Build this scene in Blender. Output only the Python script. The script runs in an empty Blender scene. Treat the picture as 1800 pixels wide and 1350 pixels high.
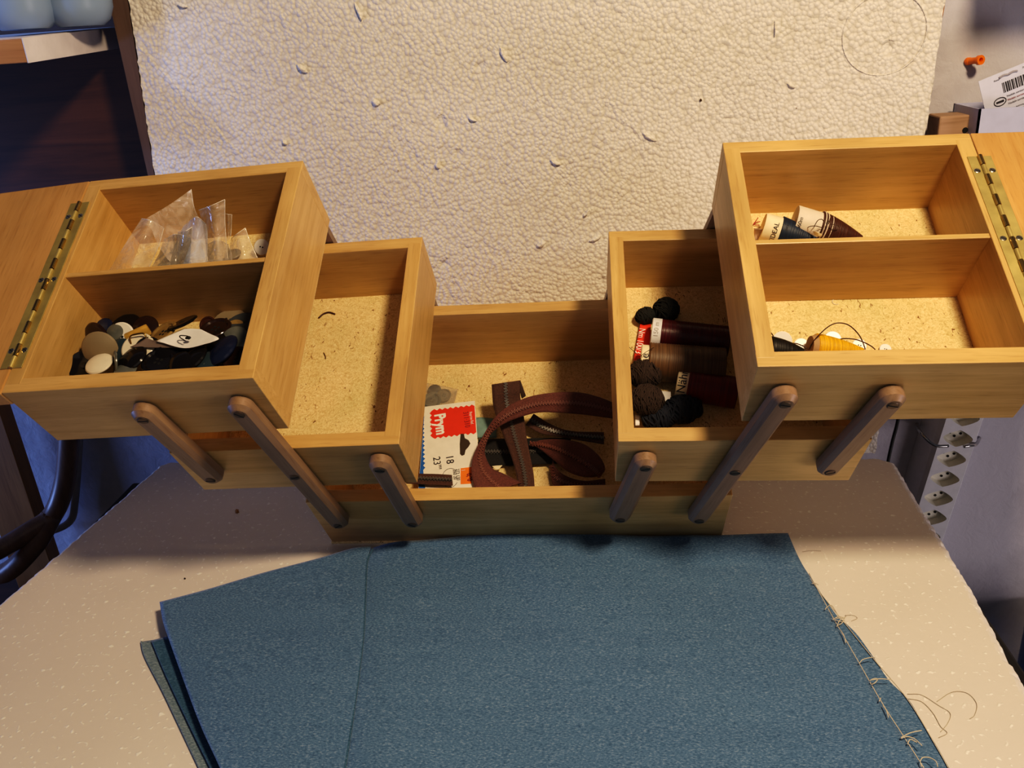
import bpy, bmesh, math, random
from mathutils import Matrix, Vector, noise
random.seed(7)
C = bpy.context.scene.collection
PI = math.pi
R = math.radians

# ------------------------------------------------------------------ camera and frames
F = 1510.06
CAM = Vector((0.08133, -0.78684, 0.51081))
RW = Matrix(((0.9950427, 0.0762566, -0.0638351),
             (-0.0294646, -0.3870112, -0.9216041),
             (-0.0949833, 0.9189164, -0.3828458)))          # rows: camera right, down, forward
def ray(u, v):
    return RW.transposed() @ Vector(((u-900)/F, (v-675)/F, 1))
def at(u, v, ax, val):                                       # point seen at (u,v) on a world plane
    r = ray(u, v); s = (val-CAM[ax])/r[ax]
    return CAM + s*r
TILT = R(34)
H0 = 0.10243
BX = Matrix.Rotation(TILT, 4, 'X') @ Matrix.Translation((0, 0, H0))   # sewing box frame -> world
D = 0.24506; TS = 0.0142; TF = 0.0136; TFL = 0.0034
TR = {  # tray: x, z(rim), width, height, roll
    'B': (-0.21, 0.0, 0.42, H0, 0.0),
    'Lm': (-0.30503, 0.11082, 0.21421, 0.07664, 0.03221),
    'Lt': (-0.40085, 0.21892, 0.21676, 0.08016, 0.04995),
    'Rm': (0.10062, 0.10655, 0.21335, 0.0775, -0.03058),
    'Rt': (0.20304, 0.21563, 0.21476, 0.0809, -0.02342)}
def roll(k):
    x, z, w, h, a = TR[k]
    c = Vector((x+w/2, 0, z))
    return Matrix.Translation(c) @ Matrix.Rotation(-a, 4, 'Y') @ Matrix.Translation(-c)
TM = {k: BX @ roll(k) for k in TR}
def intray(k, u, v, h=0.0, ax=2, val=None):                  # tray-local point seen at (u,v), h above the tray floor
    M = TM[k].inverted()
    o = M @ CAM; r = M.to_3x3() @ ray(u, v)
    if val is None: val = TR[k][1]-TR[k][3]+TFL+h
    s = (val-o[ax])/r[ax]
    return o + s*r

# ------------------------------------------------------------------ materials
MATS = {}
def new_mat(name):
    m = bpy.data.materials.new(name); m.use_nodes = True
    nt = m.node_tree; b = nt.nodes['Principled BSDF']
    return m, nt, b
def N(nt, t, **kw):
    n = nt.nodes.new(t)
    for k, v in kw.items():
        if k in n.inputs.keys(): n.inputs[k].default_value = v
        else: setattr(n, k, v)
    return n
def ramp(nt, src, stops):
    r = nt.nodes.new('ShaderNodeValToRGB'); e = r.color_ramp.elements
    while len(e) < len(stops): e.new(0.5)
    for i, (p, c) in enumerate(stops):
        e[i].position = p; e[i].color = (*c, 1) if len(c) == 3 else c
    nt.links.new(src, r.inputs[0]); return r
def coords(nt, scale, rot=(0, 0, 0)):
    tc = nt.nodes.new('ShaderNodeTexCoord'); mp = nt.nodes.new('ShaderNodeMapping')
    mp.inputs['Scale'].default_value = scale; mp.inputs['Rotation'].default_value = rot
    nt.links.new(tc.outputs['Object'], mp.inputs[0]); return mp.outputs[0]
def bump(nt, b, src, strength, dist):
    bp = N(nt, 'ShaderNodeBump', Strength=strength, Distance=dist)
    nt.links.new(src, bp.inputs['Height'])
    if b.inputs['Normal'].is_linked:
        nt.links.new(b.inputs['Normal'].links[0].from_socket, bp.inputs['Normal'])
    nt.links.new(bp.outputs[0], b.inputs['Normal'])
def plain(name, col, rough=.5, metal=0, spec=.5, bumpy=0, bscale=300, var=0.0, **kw):
    if name in MATS: return MATS[name]
    m, nt, b = new_mat(name)
    b.inputs['Roughness'].default_value = rough; b.inputs['Metallic'].default_value = metal
    b.inputs['Specular IOR Level'].default_value = spec
    for k, v in kw.items(): b.inputs[k.replace('_', ' ')].default_value = v
    n = N(nt, 'ShaderNodeTexNoise', Scale=bscale*.3, Detail=4.0)
    nt.links.new(coords(nt, (1, 1, 1)), n.inputs['Vector'])
    lo = tuple(max(0, c*(1-var-.04)) for c in col); hi = tuple(min(1, c*(1+var+.04)) for c in col)
    r = ramp(nt, n.outputs['Fac'], [(.3, lo), (.7, hi)])
    nt.links.new(r.outputs[0], b.inputs['Base Color'])
    if bumpy:
        n2 = N(nt, 'ShaderNodeTexNoise', Scale=bscale, Detail=3.0)
        nt.links.new(coords(nt, (1, 1, 1)), n2.inputs['Vector'])
        bump(nt, b, n2.outputs['Fac'], bumpy, .001)
    MATS[name] = m; return m
def wood(name, lo, hi, axis, rough=.42, scale=1.0, coat=.15, blotch=.25):
    if name in MATS: return MATS[name]
    m, nt, b = new_mat(name)
    s = [90*scale]*3; s[axis] = 5*scale
    n = N(nt, 'ShaderNodeTexNoise', Scale=1.0, Detail=7.0, Roughness=.6, Distortion=.6)
    nt.links.new(coords(nt, s), n.inputs['Vector'])
    n2 = N(nt, 'ShaderNodeTexNoise', Scale=9.0*scale, Detail=3.0)
    nt.links.new(coords(nt, (1, 1, 1)), n2.inputs['Vector'])
    s3 = [600*scale]*3; s3[axis] = 40*scale
    n3 = N(nt, 'ShaderNodeTexNoise', Scale=1.0, Detail=2.0)
    nt.links.new(coords(nt, s3), n3.inputs['Vector'])
    r = ramp(nt, n.outputs['Fac'], [(.28, lo), (.5, tuple((a+c)/2 for a, c in zip(lo, hi))), (.72, hi)])
    r2 = ramp(nt, n2.outputs['Fac'], [(.3, (1-blotch,)*3), (.7, (1, 1, 1))])
    r3 = ramp(nt, n3.outputs['Fac'], [(.25, (.82, .78, .72)), (.45, (1, 1, 1))])
    mx = N(nt, 'ShaderNodeMix', data_type='RGBA', blend_type='MULTIPLY'); mx.inputs[0].default_value = 1
    nt.links.new(r.outputs[0], mx.inputs[6]); nt.links.new(r2.outputs[0], mx.inputs[7])
    mx2 = N(nt, 'ShaderNodeMix', data_type='RGBA', blend_type='MULTIPLY'); mx2.inputs[0].default_value = 1
    nt.links.new(mx.outputs[2], mx2.inputs[6]); nt.links.new(r3.outputs[0], mx2.inputs[7])
    nt.links.new(mx2.outputs[2], b.inputs['Base Color'])
    b.inputs['Roughness'].default_value = rough; b.inputs['Coat Weight'].default_value = coat
    b.inputs['Coat Roughness'].default_value = .3
    bump(nt, b, n3.outputs['Fac'], .12, .0004)
    MATS[name] = m; return m
W_LO, W_HI = (.58, .355, .12), (.78, .515, .215)
M_WX = wood('beech_along', W_LO, W_HI, 0)
M_WY = wood('beech_deep', W_LO, W_HI, 1)
M_LID = wood('beech_lid', (.60, .315, .10), (.74, .43, .165), 1)
M_ARM = wood('arm_wood', (.25, .155, .095), (.38, .25, .155), 2, rough=.45, coat=.15)
def hardboard():
    m, nt, b = new_mat('hardboard')
    v = coords(nt, (1, 1, 1))
    n = N(nt, 'ShaderNodeTexNoise', Scale=190.0, Detail=6.0, Roughness=.7, Distortion=3.0)
    nt.links.new(v, n.inputs['Vector'])
    n2 = N(nt, 'ShaderNodeTexNoise', Scale=70.0, Detail=5.0, Distortion=5.0); nt.links.new(v, n2.inputs['Vector'])
    n3 = N(nt, 'ShaderNodeTexNoise', Scale=14.0, Detail=3.0); nt.links.new(v, n3.inputs['Vector'])
    n4 = N(nt, 'ShaderNodeTexNoise', Scale=260.0, Detail=1.0, Distortion=1.5); nt.links.new(coords(nt, (1, .45, 1), (0, 0, .6)), n4.inputs['Vector'])
    r = ramp(nt, n.outputs['Fac'], [(.3, (.62, .43, .19)), (.5, (.86, .67, .36)), (.7, (.95, .80, .52))])
    r2 = ramp(nt, n2.outputs['Fac'], [(.42, (.86, .82, .74)), (.5, (1, 1, 1)), (.58, (.93, .9, .85))])
    r3 = ramp(nt, n3.outputs['Fac'], [(.3, (.84, .9, .84)), (.6, (1, 1, 1))])
    r4 = ramp(nt, n4.outputs['Fac'], [(.25, (.3, .18, .09)), (.31, (1, 1, 1))])
    last = r.outputs[0]
    for q in (r2, r3, r4):
        mx = N(nt, 'ShaderNodeMix', data_type='RGBA', blend_type='MULTIPLY'); mx.inputs[0].default_value = 1
        nt.links.new(last, mx.inputs[6]); nt.links.new(q.outputs[0], mx.inputs[7]); last = mx.outputs[2]
    nt.links.new(last, b.inputs['Base Color']); b.inputs['Roughness'].default_value = .8
    bump(nt, b, n.outputs['Fac'], .3, .0006)
    return m
M_HB = hardboard()
def styro(name, col, flat):
    m, nt, b = new_mat(name)
    v = coords(nt, (1, 1, 1))
    vo = N(nt, 'ShaderNodeTexVoronoi', feature='F1'); vo.inputs['Scale'].default_value = 235.0 if not flat else 150.0
    nz = N(nt, 'ShaderNodeTexNoise', Scale=25.0, Detail=3.0); nt.links.new(v, nz.inputs['Vector'])
    add = N(nt, 'ShaderNodeVectorMath', operation='MULTIPLY_ADD')
    nt.links.new(nz.outputs['Color'], add.inputs[0]); add.inputs[1].default_value = (.006,)*3; nt.links.new(v, add.inputs[2])
    nt.links.new(add.outputs[0], vo.inputs['Vector'])
    big = N(nt, 'ShaderNodeTexNoise', Scale=16.0, Detail=5.0, Roughness=.6, Distortion=.8); nt.links.new(v, big.inputs['Vector'])
    st = N(nt, 'ShaderNodeTexNoise', Scale=5.0, Detail=4.0); nt.links.new(v, st.inputs['Vector'])
    rc = ramp(nt, st.outputs['Fac'], [(.3, tuple(c*.93 for c in col)), (.65, col)])
    b.inputs['Roughness'].default_value = .55; b.inputs['Specular IOR Level'].default_value = .35
    b.inputs['Subsurface Weight'].default_value = 0
    if not flat:
        r = ramp(nt, vo.outputs['Distance'], [(0, (1, 1, 1)), (.55, (.5,)*3), (1, (0, 0, 0))])
        bump(nt, b, r.outputs[0], .85, .0018)
        rb = ramp(nt, big.outputs['Fac'], [(.36, (0, 0, 0)), (.44, (1, 1, 1))])
        bump(nt, b, rb.outputs[0], .2, .003)
        cr = N(nt, 'ShaderNodeTexVoronoi', feature='F1'); cr.inputs['Scale'].default_value = 15.0
        nt.links.new(add.outputs[0], cr.inputs['Vector'])
        rd = ramp(nt, cr.outputs['Distance'], [(.05, (0, 0, 0)), (.13, (1, 1, 1))])
        bump(nt, b, rd.outputs[0], .5, .004)
        rs = ramp(nt, vo.outputs['Distance'], [(.35, (1, 1, 1)), (.8, (.86, .84, .8))])
        mx = N(nt, 'ShaderNodeMix', data_type='RGBA', blend_type='MULTIPLY'); mx.inputs[0].default_value = 1
        nt.links.new(rc.outputs[0], mx.inputs[6]); nt.links.new(rs.outputs[0], mx.inputs[7])
        nt.links.new(mx.outputs[2], b.inputs['Base Color'])
    else:
        sp = N(nt, 'ShaderNodeTexNoise', Scale=190.0, Detail=1.0, Roughness=.4); nt.links.new(v, sp.inputs['Vector'])
        rs = ramp(nt, sp.outputs['Fac'], [(.64, (0, 0, 0)), (.74, (1, 1, 1))])
        bump(nt, b, rs.outputs[0], .35, .0012)
        r = ramp(nt, vo.outputs['Distance'], [(0, (1, 1, 1)), (1, (0, 0, 0))])
        bump(nt, b, r.outputs[0], .10, .001)
        mx = N(nt, 'ShaderNodeMix', data_type='RGBA'); nt.links.new(rs.outputs[0], mx.inputs[0])
        nt.links.new(rc.outputs[0], mx.inputs[6]); mx.inputs[7].default_value = (.97, .95, .90, 1)
        nt.links.new(mx.outputs[2], b.inputs['Base Color'])
    return m
M_STY = styro('styrofoam_beaded', (.84, .80, .74), False)
M_STYT = styro('styrofoam_skin', (.80, .75, .71), True)
def denim(name, lo, hi, wh):
    m, nt, b = new_mat(name)
    v = coords(nt, (1, 1, 1))
    tw = N(nt, 'ShaderNodeTexWave', bands_direction='DIAGONAL'); tw.inputs['Scale'].default_value = 330.0
    tw.inputs['Distortion'].default_value = 3.0; tw.inputs['Detail'].default_value = 2.0; tw.inputs['Detail Scale'].default_value = 3.0
    nt.links.new(v, tw.inputs['Vector'])
    n = N(nt, 'ShaderNodeTexNoise', Scale=850.0, Detail=3.0, Roughness=.7); nt.links.new(coords(nt, (.5, 1, 1), (0, 0, .2)), n.inputs['Vector'])
    n2 = N(nt, 'ShaderNodeTexNoise', Scale=1.0, Detail=4.0); nt.links.new(coords(nt, (6, 45, 20), (0, 0, -.15)), n2.inputs['Vector'])
    r = ramp(nt, n.outputs['Fac'], [(.32, lo), (.55, hi), (.74, wh)])
    r2 = ramp(nt, n2.outputs['Fac'], [(.3, (.90, .91, .93)), (.65, (1.0, 1.0, 1.0))])
    mx = N(nt, 'ShaderNodeMix', data_type='RGBA', blend_type='MULTIPLY'); mx.inputs[0].default_value = 1
    nt.links.new(r.outputs[0], mx.inputs[6]); nt.links.new(r2.outputs[0], mx.inputs[7])
    nt.links.new(mx.outputs[2], b.inputs['Base Color'])
    b.inputs['Roughness'].default_value = .9; b.inputs['Sheen Weight'].default_value = .15
    b.inputs['Specular IOR Level'].default_value = .2
    bump(nt, b, n.outputs['Fac'], .5, .0006); bump(nt, b, tw.outputs['Fac'], .15, .0004)
    return m
M_DEN = denim('denim_blue', (.055, .118, .235), (.118, .228, .405), (.31, .415, .57))
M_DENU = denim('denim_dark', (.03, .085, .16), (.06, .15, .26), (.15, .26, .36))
M_DENR = denim('denim_reverse', (.12, .18, .24), (.22, .30, .36), (.42, .48, .52))
def plaster(name, col, dark):
    m, nt, b = new_mat(name)
    v = coords(nt, (1, 1, 1))
    n = N(nt, 'ShaderNodeTexNoise', Scale=6.0, Detail=6.0, Roughness=.6); nt.links.new(v, n.inputs['Vector'])
    n2 = N(nt, 'ShaderNodeTexNoise', Scale=45.0, Detail=6.0, Roughness=.6, Distortion=.5); nt.links.new(v, n2.inputs['Vector'])
    r = ramp(nt, n.outputs['Fac'], [(.3, dark), (.55, col)])
    nt.links.new(r.outputs[0], b.inputs['Base Color']); b.inputs['Roughness'].default_value = .85
    bump(nt, b, n2.outputs['Fac'], .5, .004)
    return m
M_WALL = plaster('rough_plaster', (.60, .59, .66), (.42, .41, .47))
M_BRASS = plain('brass', (.52, .42, .17), .55, .65, bumpy=.1, bscale=200, var=.12)
M_BRASSP = plain('brass_pin', (.50, .34, .12), .25, 1, var=.15)
M_SCREW = plain('dark_screw', (.16, .12, .09), .45, .8)
M_SCREWB = plain('bright_screw', (.55, .5, .4), .3, 1)
M_SLOT = plain('slot_black', (.01, .01, .01), .8)
M_DARKW = wood('dark_brown_wood', (.05, .019, .009), (.13, .052, .022), 0, rough=.5, scale=.55, coat=.1)
M_POST = wood('post_wood', (.11, .070, .055), (.20, .13, .10), 2, rough=.6, scale=.5, coat=0)
M_SHELFW = wood('pine_shelf', (.45, .2, .06), (.62, .32, .11), 0, rough=.5, scale=.5, coat=.1)
M_PLANK = wood('plank_orange', (.36, .15, .04), (.52, .24, .07), 2, rough=.5, scale=.5)
M_PAINTW = plain('white_painted_end', (.70, .66, .68), .6, bumpy=.4, bscale=90, var=.08)
M_JAR = plain('blue_grey_glaze', (.26, .36, .52), .35, var=.12, bscale=30)
M_BLACK = plain('matte_black', (.012, .011, .011), .55)
M_WPL = plain('white_plastic', (.74, .75, .80), .35)
M_IVPL = plain('ivory_plastic', (.80, .78, .68), .35)
M_METAL = plain('steel', (.5, .5, .5), .25, 1)
M_ORANGE = plain('orange_plastic', (.95, .22, .01), .4)
M_PAPER = plain('white_paper', (.82, .80, .80), .75)
M_CREAM = plain('cream_card', (.85, .74, .52), .7, var=.05)
M_RED = plain('red_print', (.80, .05, .015), .6)
M_BLUEP = plain('blue_print', (.02, .14, .50), .6)
M_ORP = plain('orange_print', (.90, .22, .02), .6)
M_INK = plain('ink', (.03, .03, .04), .7)
M_WINK = plain('white_ink', (.88, .86, .83), .7)
M_DKRED = plain('darkred_ink', (.25, .02, .02), .7)
def film(name, tint, dens, rough=.08):
    m, nt, b = new_mat(name); b.inputs['Base Color'].default_value = (*tint, 1)
    b.inputs['Roughness'].default_value = rough; b.inputs['Specular IOR Level'].default_value = .8
    n = N(nt, 'ShaderNodeTexNoise', Scale=60.0, Detail=4.0, Distortion=1.5)
    nt.links.new(coords(nt, (1, 1, 1)), n.inputs['Vector'])
    r = ramp(nt, n.outputs['Fac'], [(.35, (dens*.55,)*3), (.7, (min(1, dens*1.6),)*3)])
    nt.links.new(r.outputs[0], b.inputs['Alpha'])
    n2 = N(nt, 'ShaderNodeTexNoise', Scale=45.0, Detail=2.0, Distortion=1.0); nt.links.new(coords(nt, (1, 1, 1)), n2.inputs['Vector'])
    bump(nt, b, n2.outputs['Fac'], .6, .004)
    return m
M_FILM = film('clear_film', (.72, .62, .50), .40)
M_FILME = film('film_edge', (.95, .88, .76), .75)
M_FILMB = film('blue_film', (.55, .62, .80), .55)
M_FILMT = film('thin_film', (.45, .42, .36), .28)
M_FILMG = film('grey_film', (.36, .32, .27), .7)
def thread(name, col, axis=0, rough=.5, sc=900):
    m, nt, b = new_mat(name)
    s = [20, 20, 20]; s[axis] = sc
    n = N(nt, 'ShaderNodeTexNoise', Scale=1.0, Detail=3.0); nt.links.new(coords(nt, s), n.inputs['Vector'])
    r = ramp(nt, n.outputs['Fac'], [(.35, tuple(c*.55 for c in col)), (.65, col)])
    nt.links.new(r.outputs[0], b.inputs['Base Color']); b.inputs['Roughness'].default_value = rough
    bump(nt, b, n.outputs['Fac'], .7, .0006)
    return m
M_TMAR = thread('thread_maroon', (.11, .008, .012), 2, .35)
M_TRED = thread('thread_red', (.20, .006, .008), 2)
M_TBRN = thread('thread_brown', (.16, .085, .035), 2)
M_TDBR = thread('thread_dark_brown', (.085, .03, .018), 2)
M_TNAV = thread('thread_navy', (.018, .035, .075), 2)
M_TYEL = thread('thread_yellow', (.95, .50, .01), 2)
M_TBLK = thread('thread_black', (.012, .010, .009), 2)
M_YBRN = plain('yarn_dark_brown', (.045, .028, .02), .85)
M_YBLK = plain('yarn_black', (.014, .015, .013), .85)
M_YNAV = plain('yarn_navy', (.012, .016, .03), .85)
def tape(name, col):
    m, nt, b = new_mat(name)
    w = N(nt, 'ShaderNodeTexNoise', Scale=700.0, Detail=2.0); nt.links.new(coords(nt, (1, 1, 1)), w.inputs['Vector'])
    r = ramp(nt, w.outputs['Fac'], [(.3, tuple(c*.7 for c in col)), (.7, tuple(c*1.2 for c in col))])
    nt.links.new(r.outputs[0], b.inputs['Base Color']); b.inputs['Roughness'].default_value = .8
    b.inputs['Sheen Weight'].default_value = .1
    bump(nt, b, w.outputs['Fac'], .4, .0005); return m
M_ZRED = tape('tape_reddish_brown', (.135, .045, .035))
M_ZBRN = tape('tape_brown', (.085, .038, .025))
M_ZBLK = tape('tape_black', (.014, .013, .013))
M_TEETHM = plain('teeth_metal', (.24, .24, .23), .35, .6)
M_TEETHR = plain('teeth_red', (.25, .105, .08), .4)
M_TEETHK = plain('teeth_black', (.14, .135, .13), .3)

# ------------------------------------------------------------------ object helpers
def mk(name, bm, mats, parent=None, M=None, smooth=False, auto=False):
    me = bpy.data.meshes.new(name)
    bmesh.ops.recalc_face_normals(bm, faces=bm.faces)
    bm.to_mesh(me); bm.free()
    for m in (mats if isinstance(mats, (list, tuple)) else [mats]): me.materials.append(m)
    if smooth:
        for p in me.polygons: p.use_smooth = True
        if auto:
            me.set_sharp_from_angle(angle=R(28))
    o = bpy.data.objects.new(name, me); C.objects.link(o)
    if parent is not None:
        o.parent = parent
        if M is not None: o.matrix_local = M
    elif M is not None: o.matrix_world = M
    return o
def tag(o, label=None, cat=None, group=None, kind=None):
    if label: o['label'] = label
    if cat: o['category'] = cat
    if group: o['group'] = group
    if kind: o['kind'] = kind
    return o
def empty(name, M, label, cat, group=None):
    o = bpy.data.objects.new(name, None); C.objects.link(o); o.empty_display_size = .02
    o.matrix_world = M; tag(o, label, cat, group); return o
def recenter(o):                                            # origin to the middle of a single-mesh thing
    me = o.data; c = Vector()
    for v in me.vertices: c += v.co
    c /= max(1, len(me.vertices))
    me.transform(Matrix.Translation(-c)); o.matrix_world = o.matrix_world @ Matrix.Translation(c)
def box(bm, x0, x1, y0, y1, z0, z1, bev=0, mi=0, M=None):
    t = bmesh.new()
    r = bmesh.ops.create_cube(t, size=1)
    for v in t.verts:
        v.co = Vector(((x0+x1)/2+v.co.x*(x1-x0), (y0+y1)/2+v.co.y*(y1-y0), (z0+z1)/2+v.co.z*(z1-z0)))
    if bev: bmesh.ops.bevel(t, geom=list(t.edges), offset=bev, segments=2, affect='EDGES', profile=.5)
    join(bm, t, mi, M)
def join(bm, t, mi=0, M=None):
    if M is not None: bmesh.ops.transform(t, matrix=M, verts=t.verts)
    mp = {}
    for v in t.verts: mp[v] = bm.verts.new(v.co)
    for f in t.faces:
        try:
            nf = bm.faces.new([mp[v] for v in f.verts]); nf.material_index = mi; nf.smooth = f.smooth
        except ValueError: pass
    t.free()
def lathe(bm, prof, seg=32, mi=0, M=None, cap=True):         # prof: (r, z) list, around Z
    t = bmesh.new(); rings = []
    for r, z in prof:
        rings.append([t.verts.new((r*math.cos(2*PI*i/seg), r*math.sin(2*PI*i/seg), z)) for i in range(seg)] if r > 1e-7 else [t.verts.new((0, 0, z))])
    for a, b in zip(rings, rings[1:]):
        for i in range(seg):
            j = (i+1) % seg
            if len(a) == 1 and len(b) == 1: continue
            if len(a) == 1: t.faces.new((a[0], b[i], b[j]))
            elif len(b) == 1: t.faces.new((a[i], a[j], b[0]))
            else: t.faces.new((a[i], a[j], b[j], b[i]))
    join(bm, t, mi, M)
def frame_z(d, up=Vector((0, 0, 1))):                        # rotation whose Z is d
    z = Vector(d).normalized(); x = up.cross(z)
    if x.length < 1e-4: x = Vector((1, 0, 0))
    x.normalize(); y = z.cross(x)
    return Matrix((x, y, z)).transposed().to_4x4()
def tube(bm, pts, r, seg=8, mi=0, closed=False):
    pts = [Vector(p) for p in pts]; n = len(pts); rings = []
    pn = None
    for i, p in enumerate(pts):
        if closed: t = pts[(i+1) % n]-pts[i-1]
        else: t = pts[min(i+1, n-1)]-pts[max(i-1, 0)]
        t.normalize()
        if pn is None:
            pn = t.orthogonal().normalized()
        pn = (pn-t*pn.dot(t))
        if pn.length < 1e-6: pn = t.orthogonal()
        pn.normalize()
        b = t.cross(pn)
        rr = r[i] if isinstance(r, (list, tuple)) else r
        rings.append([bm.verts.new(p+rr*(math.cos(2*PI*k/seg)*pn+math.sin(2*PI*k/seg)*b)) for k in range(seg)])
    m = n if closed else n-1
    for i in range(m):
        a, b2 = rings[i], rings[(i+1) % n]
        for k in range(seg):
            f = bm.faces.new((a[k], a[(k+1) % seg], b2[(k+1) % seg], b2[k])); f.material_index = mi; f.smooth = True
    if not closed:
        for q in (rings[0], rings[-1]):
            try: f = bm.faces.new(q); f.material_index = mi
            except ValueError: pass
def spline(pts, n):                                          # Catmull-Rom through pts
    pts = [Vector(p) for p in pts]; out = []
    P = [2*pts[0]-pts[1]]+pts+[2*pts[-1]-pts[-2]]
    for i in range(n):
        t = i/(n-1)*(len(pts)-1); k = min(int(t), len(pts)-2); f = t-k
        a, b, c, d = P[k], P[k+1], P[k+2], P[k+3]
        out.append(.5*((2*b)+(c-a)*f+(2*a-5*b+4*c-d)*f*f+(3*b-a-3*c+d)*f**3))
    return out
def text(parent, s, size, mat, M, name='printed_text', align='CENTER', sx=1, bold=0):
    cu = bpy.data.curves.new(name, 'FONT'); cu.body = s; cu.size = size; cu.align_x = align; cu.align_y = 'CENTER'
    cu.offset = bold
    tmp = bpy.data.objects.new('tmp', cu); C.objects.link(tmp)
    dg = bpy.context.evaluated_depsgraph_get(); dg.update()
    me = bpy.data.meshes.new_from_object(tmp.evaluated_get(dg)); me.name = name
    bpy.data.objects.remove(tmp); bpy.data.curves.remove(cu)
    me.materials.clear(); me.materials.append(mat)
    me.transform(M @ Matrix.Diagonal((sx, 1, 1, 1)))
    o = bpy.data.objects.new(name, me); C.objects.link(o); o.parent = parent; return o
def solid(o, t, off=-1):
    m = o.modifiers.new('Solidify', 'SOLIDIFY'); m.thickness = t; m.offset = off

# ================================================================== SEWING BOX
sb = empty('sewing_box', BX, 'open cantilever sewing box of varnished beech with five fanned-out trays', 'sewing box')
def make_tray(k):
    x, z, w, h, a = TR[k]
    bm = bmesh.new(); b = .0006
    z0 = z-h+.0012
    # front and back boards full width, side boards between them
    for y0, y1 in ((0, TF), (D-TF, D)):
        box(bm, x, x+w, y0, y1, z0, z, b, 0)
    box(bm, x+.0002, x+TS, TF-.0058, D-TF+.0058, z0, z+.00015, b, 1)
    box(bm, x+w-TS, x+w-.0002, TF-.0058, D-TF+.0058, z0, z+.00015, b, 1)
    t = mk('tray', bm, [M_WX, M_WY], sb, roll(k))
    bm = bmesh.new()
    e = .0008 if k == 'B' else -.0005
    box(bm, x-e, x+w+e, -e*2.4, D+e, z-h, z-h+TFL, .0004)
    mk('bottom_panel', bm, M_HB, t)
    if k in ('Lt', 'Rt'):
        bm = bmesh.new(); yc = .1255
        box(bm, x+TS-.002, x+w-TS+.002, yc-.0025, yc+.0025, z-h+TFL, z-.0015, .0007)
        mk('divider', bm, M_WX, t)
    return t
trays = {k: make_tray(k) for k in TR}

def pill(L, wd, th, cham=.004):                              # arm blank along local Z from 0 to L, width X, thickness -Y
    bm = bmesh.new(); r = wd/2; n = 10
    out = [(r*math.cos(PI+PI*i/n), r*math.sin(PI+PI*i/n)) for i in range(n+1)]
    out += [(r*math.cos(PI*i/n), L+r*math.sin(PI*i/n)) for i in range(n+1)]
    def ring(s, y):
        res = []
        for px, pz in out:
            cz = min(max(pz, 0), L)
            dx, dz = px, pz-cz
            l = math.hypot(dx, dz); q = (r-s)/r
            res.append(bm.verts.new((dx*q, y, cz+dz*q)))
        return res
    rs = [ring(0, 0), ring(0, -(th-cham)), ring(cham*.85, -(th-.0004)), ring(cham, -th)]
    for a, b in zip(rs, rs[1:]):
        for i in range(len(a)):
            bm.faces.new((a[i], a[(i+1) % len(a)], b[(i+1) % len(b)], b[i]))
    bm.faces.new(rs[0]); bm.faces.new(rs[-1])
    return bm
def screw_bm(r, th, ang):
    bm = bmesh.new()
    Mx = Matrix.Rotation(R(90), 4, 'X')                      # +Z -> -Y
    lathe(bm, [(0, 0), (r, 0), (r, th*.5), (r*.8, th), (r*.15, th*1.05), (0, th*1.05)], 20, 0, Mx)
    c, s = math.cos(ang), math.sin(ang)
    box(bm, -r*.9, r*.9, -th*1.08-.00002, -th*.7, -r*.14, r*.14, 0, 1, Matrix.Rotation(ang, 4, 'Y'))
    return bm
ARMS = [  # screw points in box x,z from top to bottom
    [(-.205, .191), (-.193, .080), (-.183, -.029)], [(-.289, .186), (-.275, .077)], [(-.112, .090), (-.106, -.029)],
    [(.227, .184), (.203, .072), (.180, -.030)], [(.308, .179), (.284, .069)], [(.124, .083), (.103, -.025)]]
for back in (0, 1):
    for A in ARMS:
        top, bot = Vector((A[0][0], 0, A[0][1])), Vector((A[-1][0], 0, A[-1][1]))
        d = top-bot; L = d.length; th = .0115; wd = .0205
        ang = math.atan2(d.x, d.z)
        bm = pill(L, wd, th)
        M = Matrix.Translation((bot.x, -.0016, bot.z)) @ Matrix.Rotation(ang, 4, 'Y')
        if back: M = Matrix.Translation((bot.x, D+.0016, bot.z)) @ Matrix.Rotation(ang, 4, 'Y') @ Matrix.Rotation(PI, 4, 'Z')
        arm = mk('arm', bm, M_ARM, sb, M, True, True)
        for j, (sx, sz) in enumerate(A):
            t = (Vector((sx, 0, sz))-bot).dot(d)/L
            s = mk('screw', screw_bm(.0047, .0012, random.choice((.1, -.3, .9, 2.5))), [M_SCREW, M_SLOT], arm,
                   Matrix.Translation((0, -th+.0003, t)), True, True)
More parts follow.
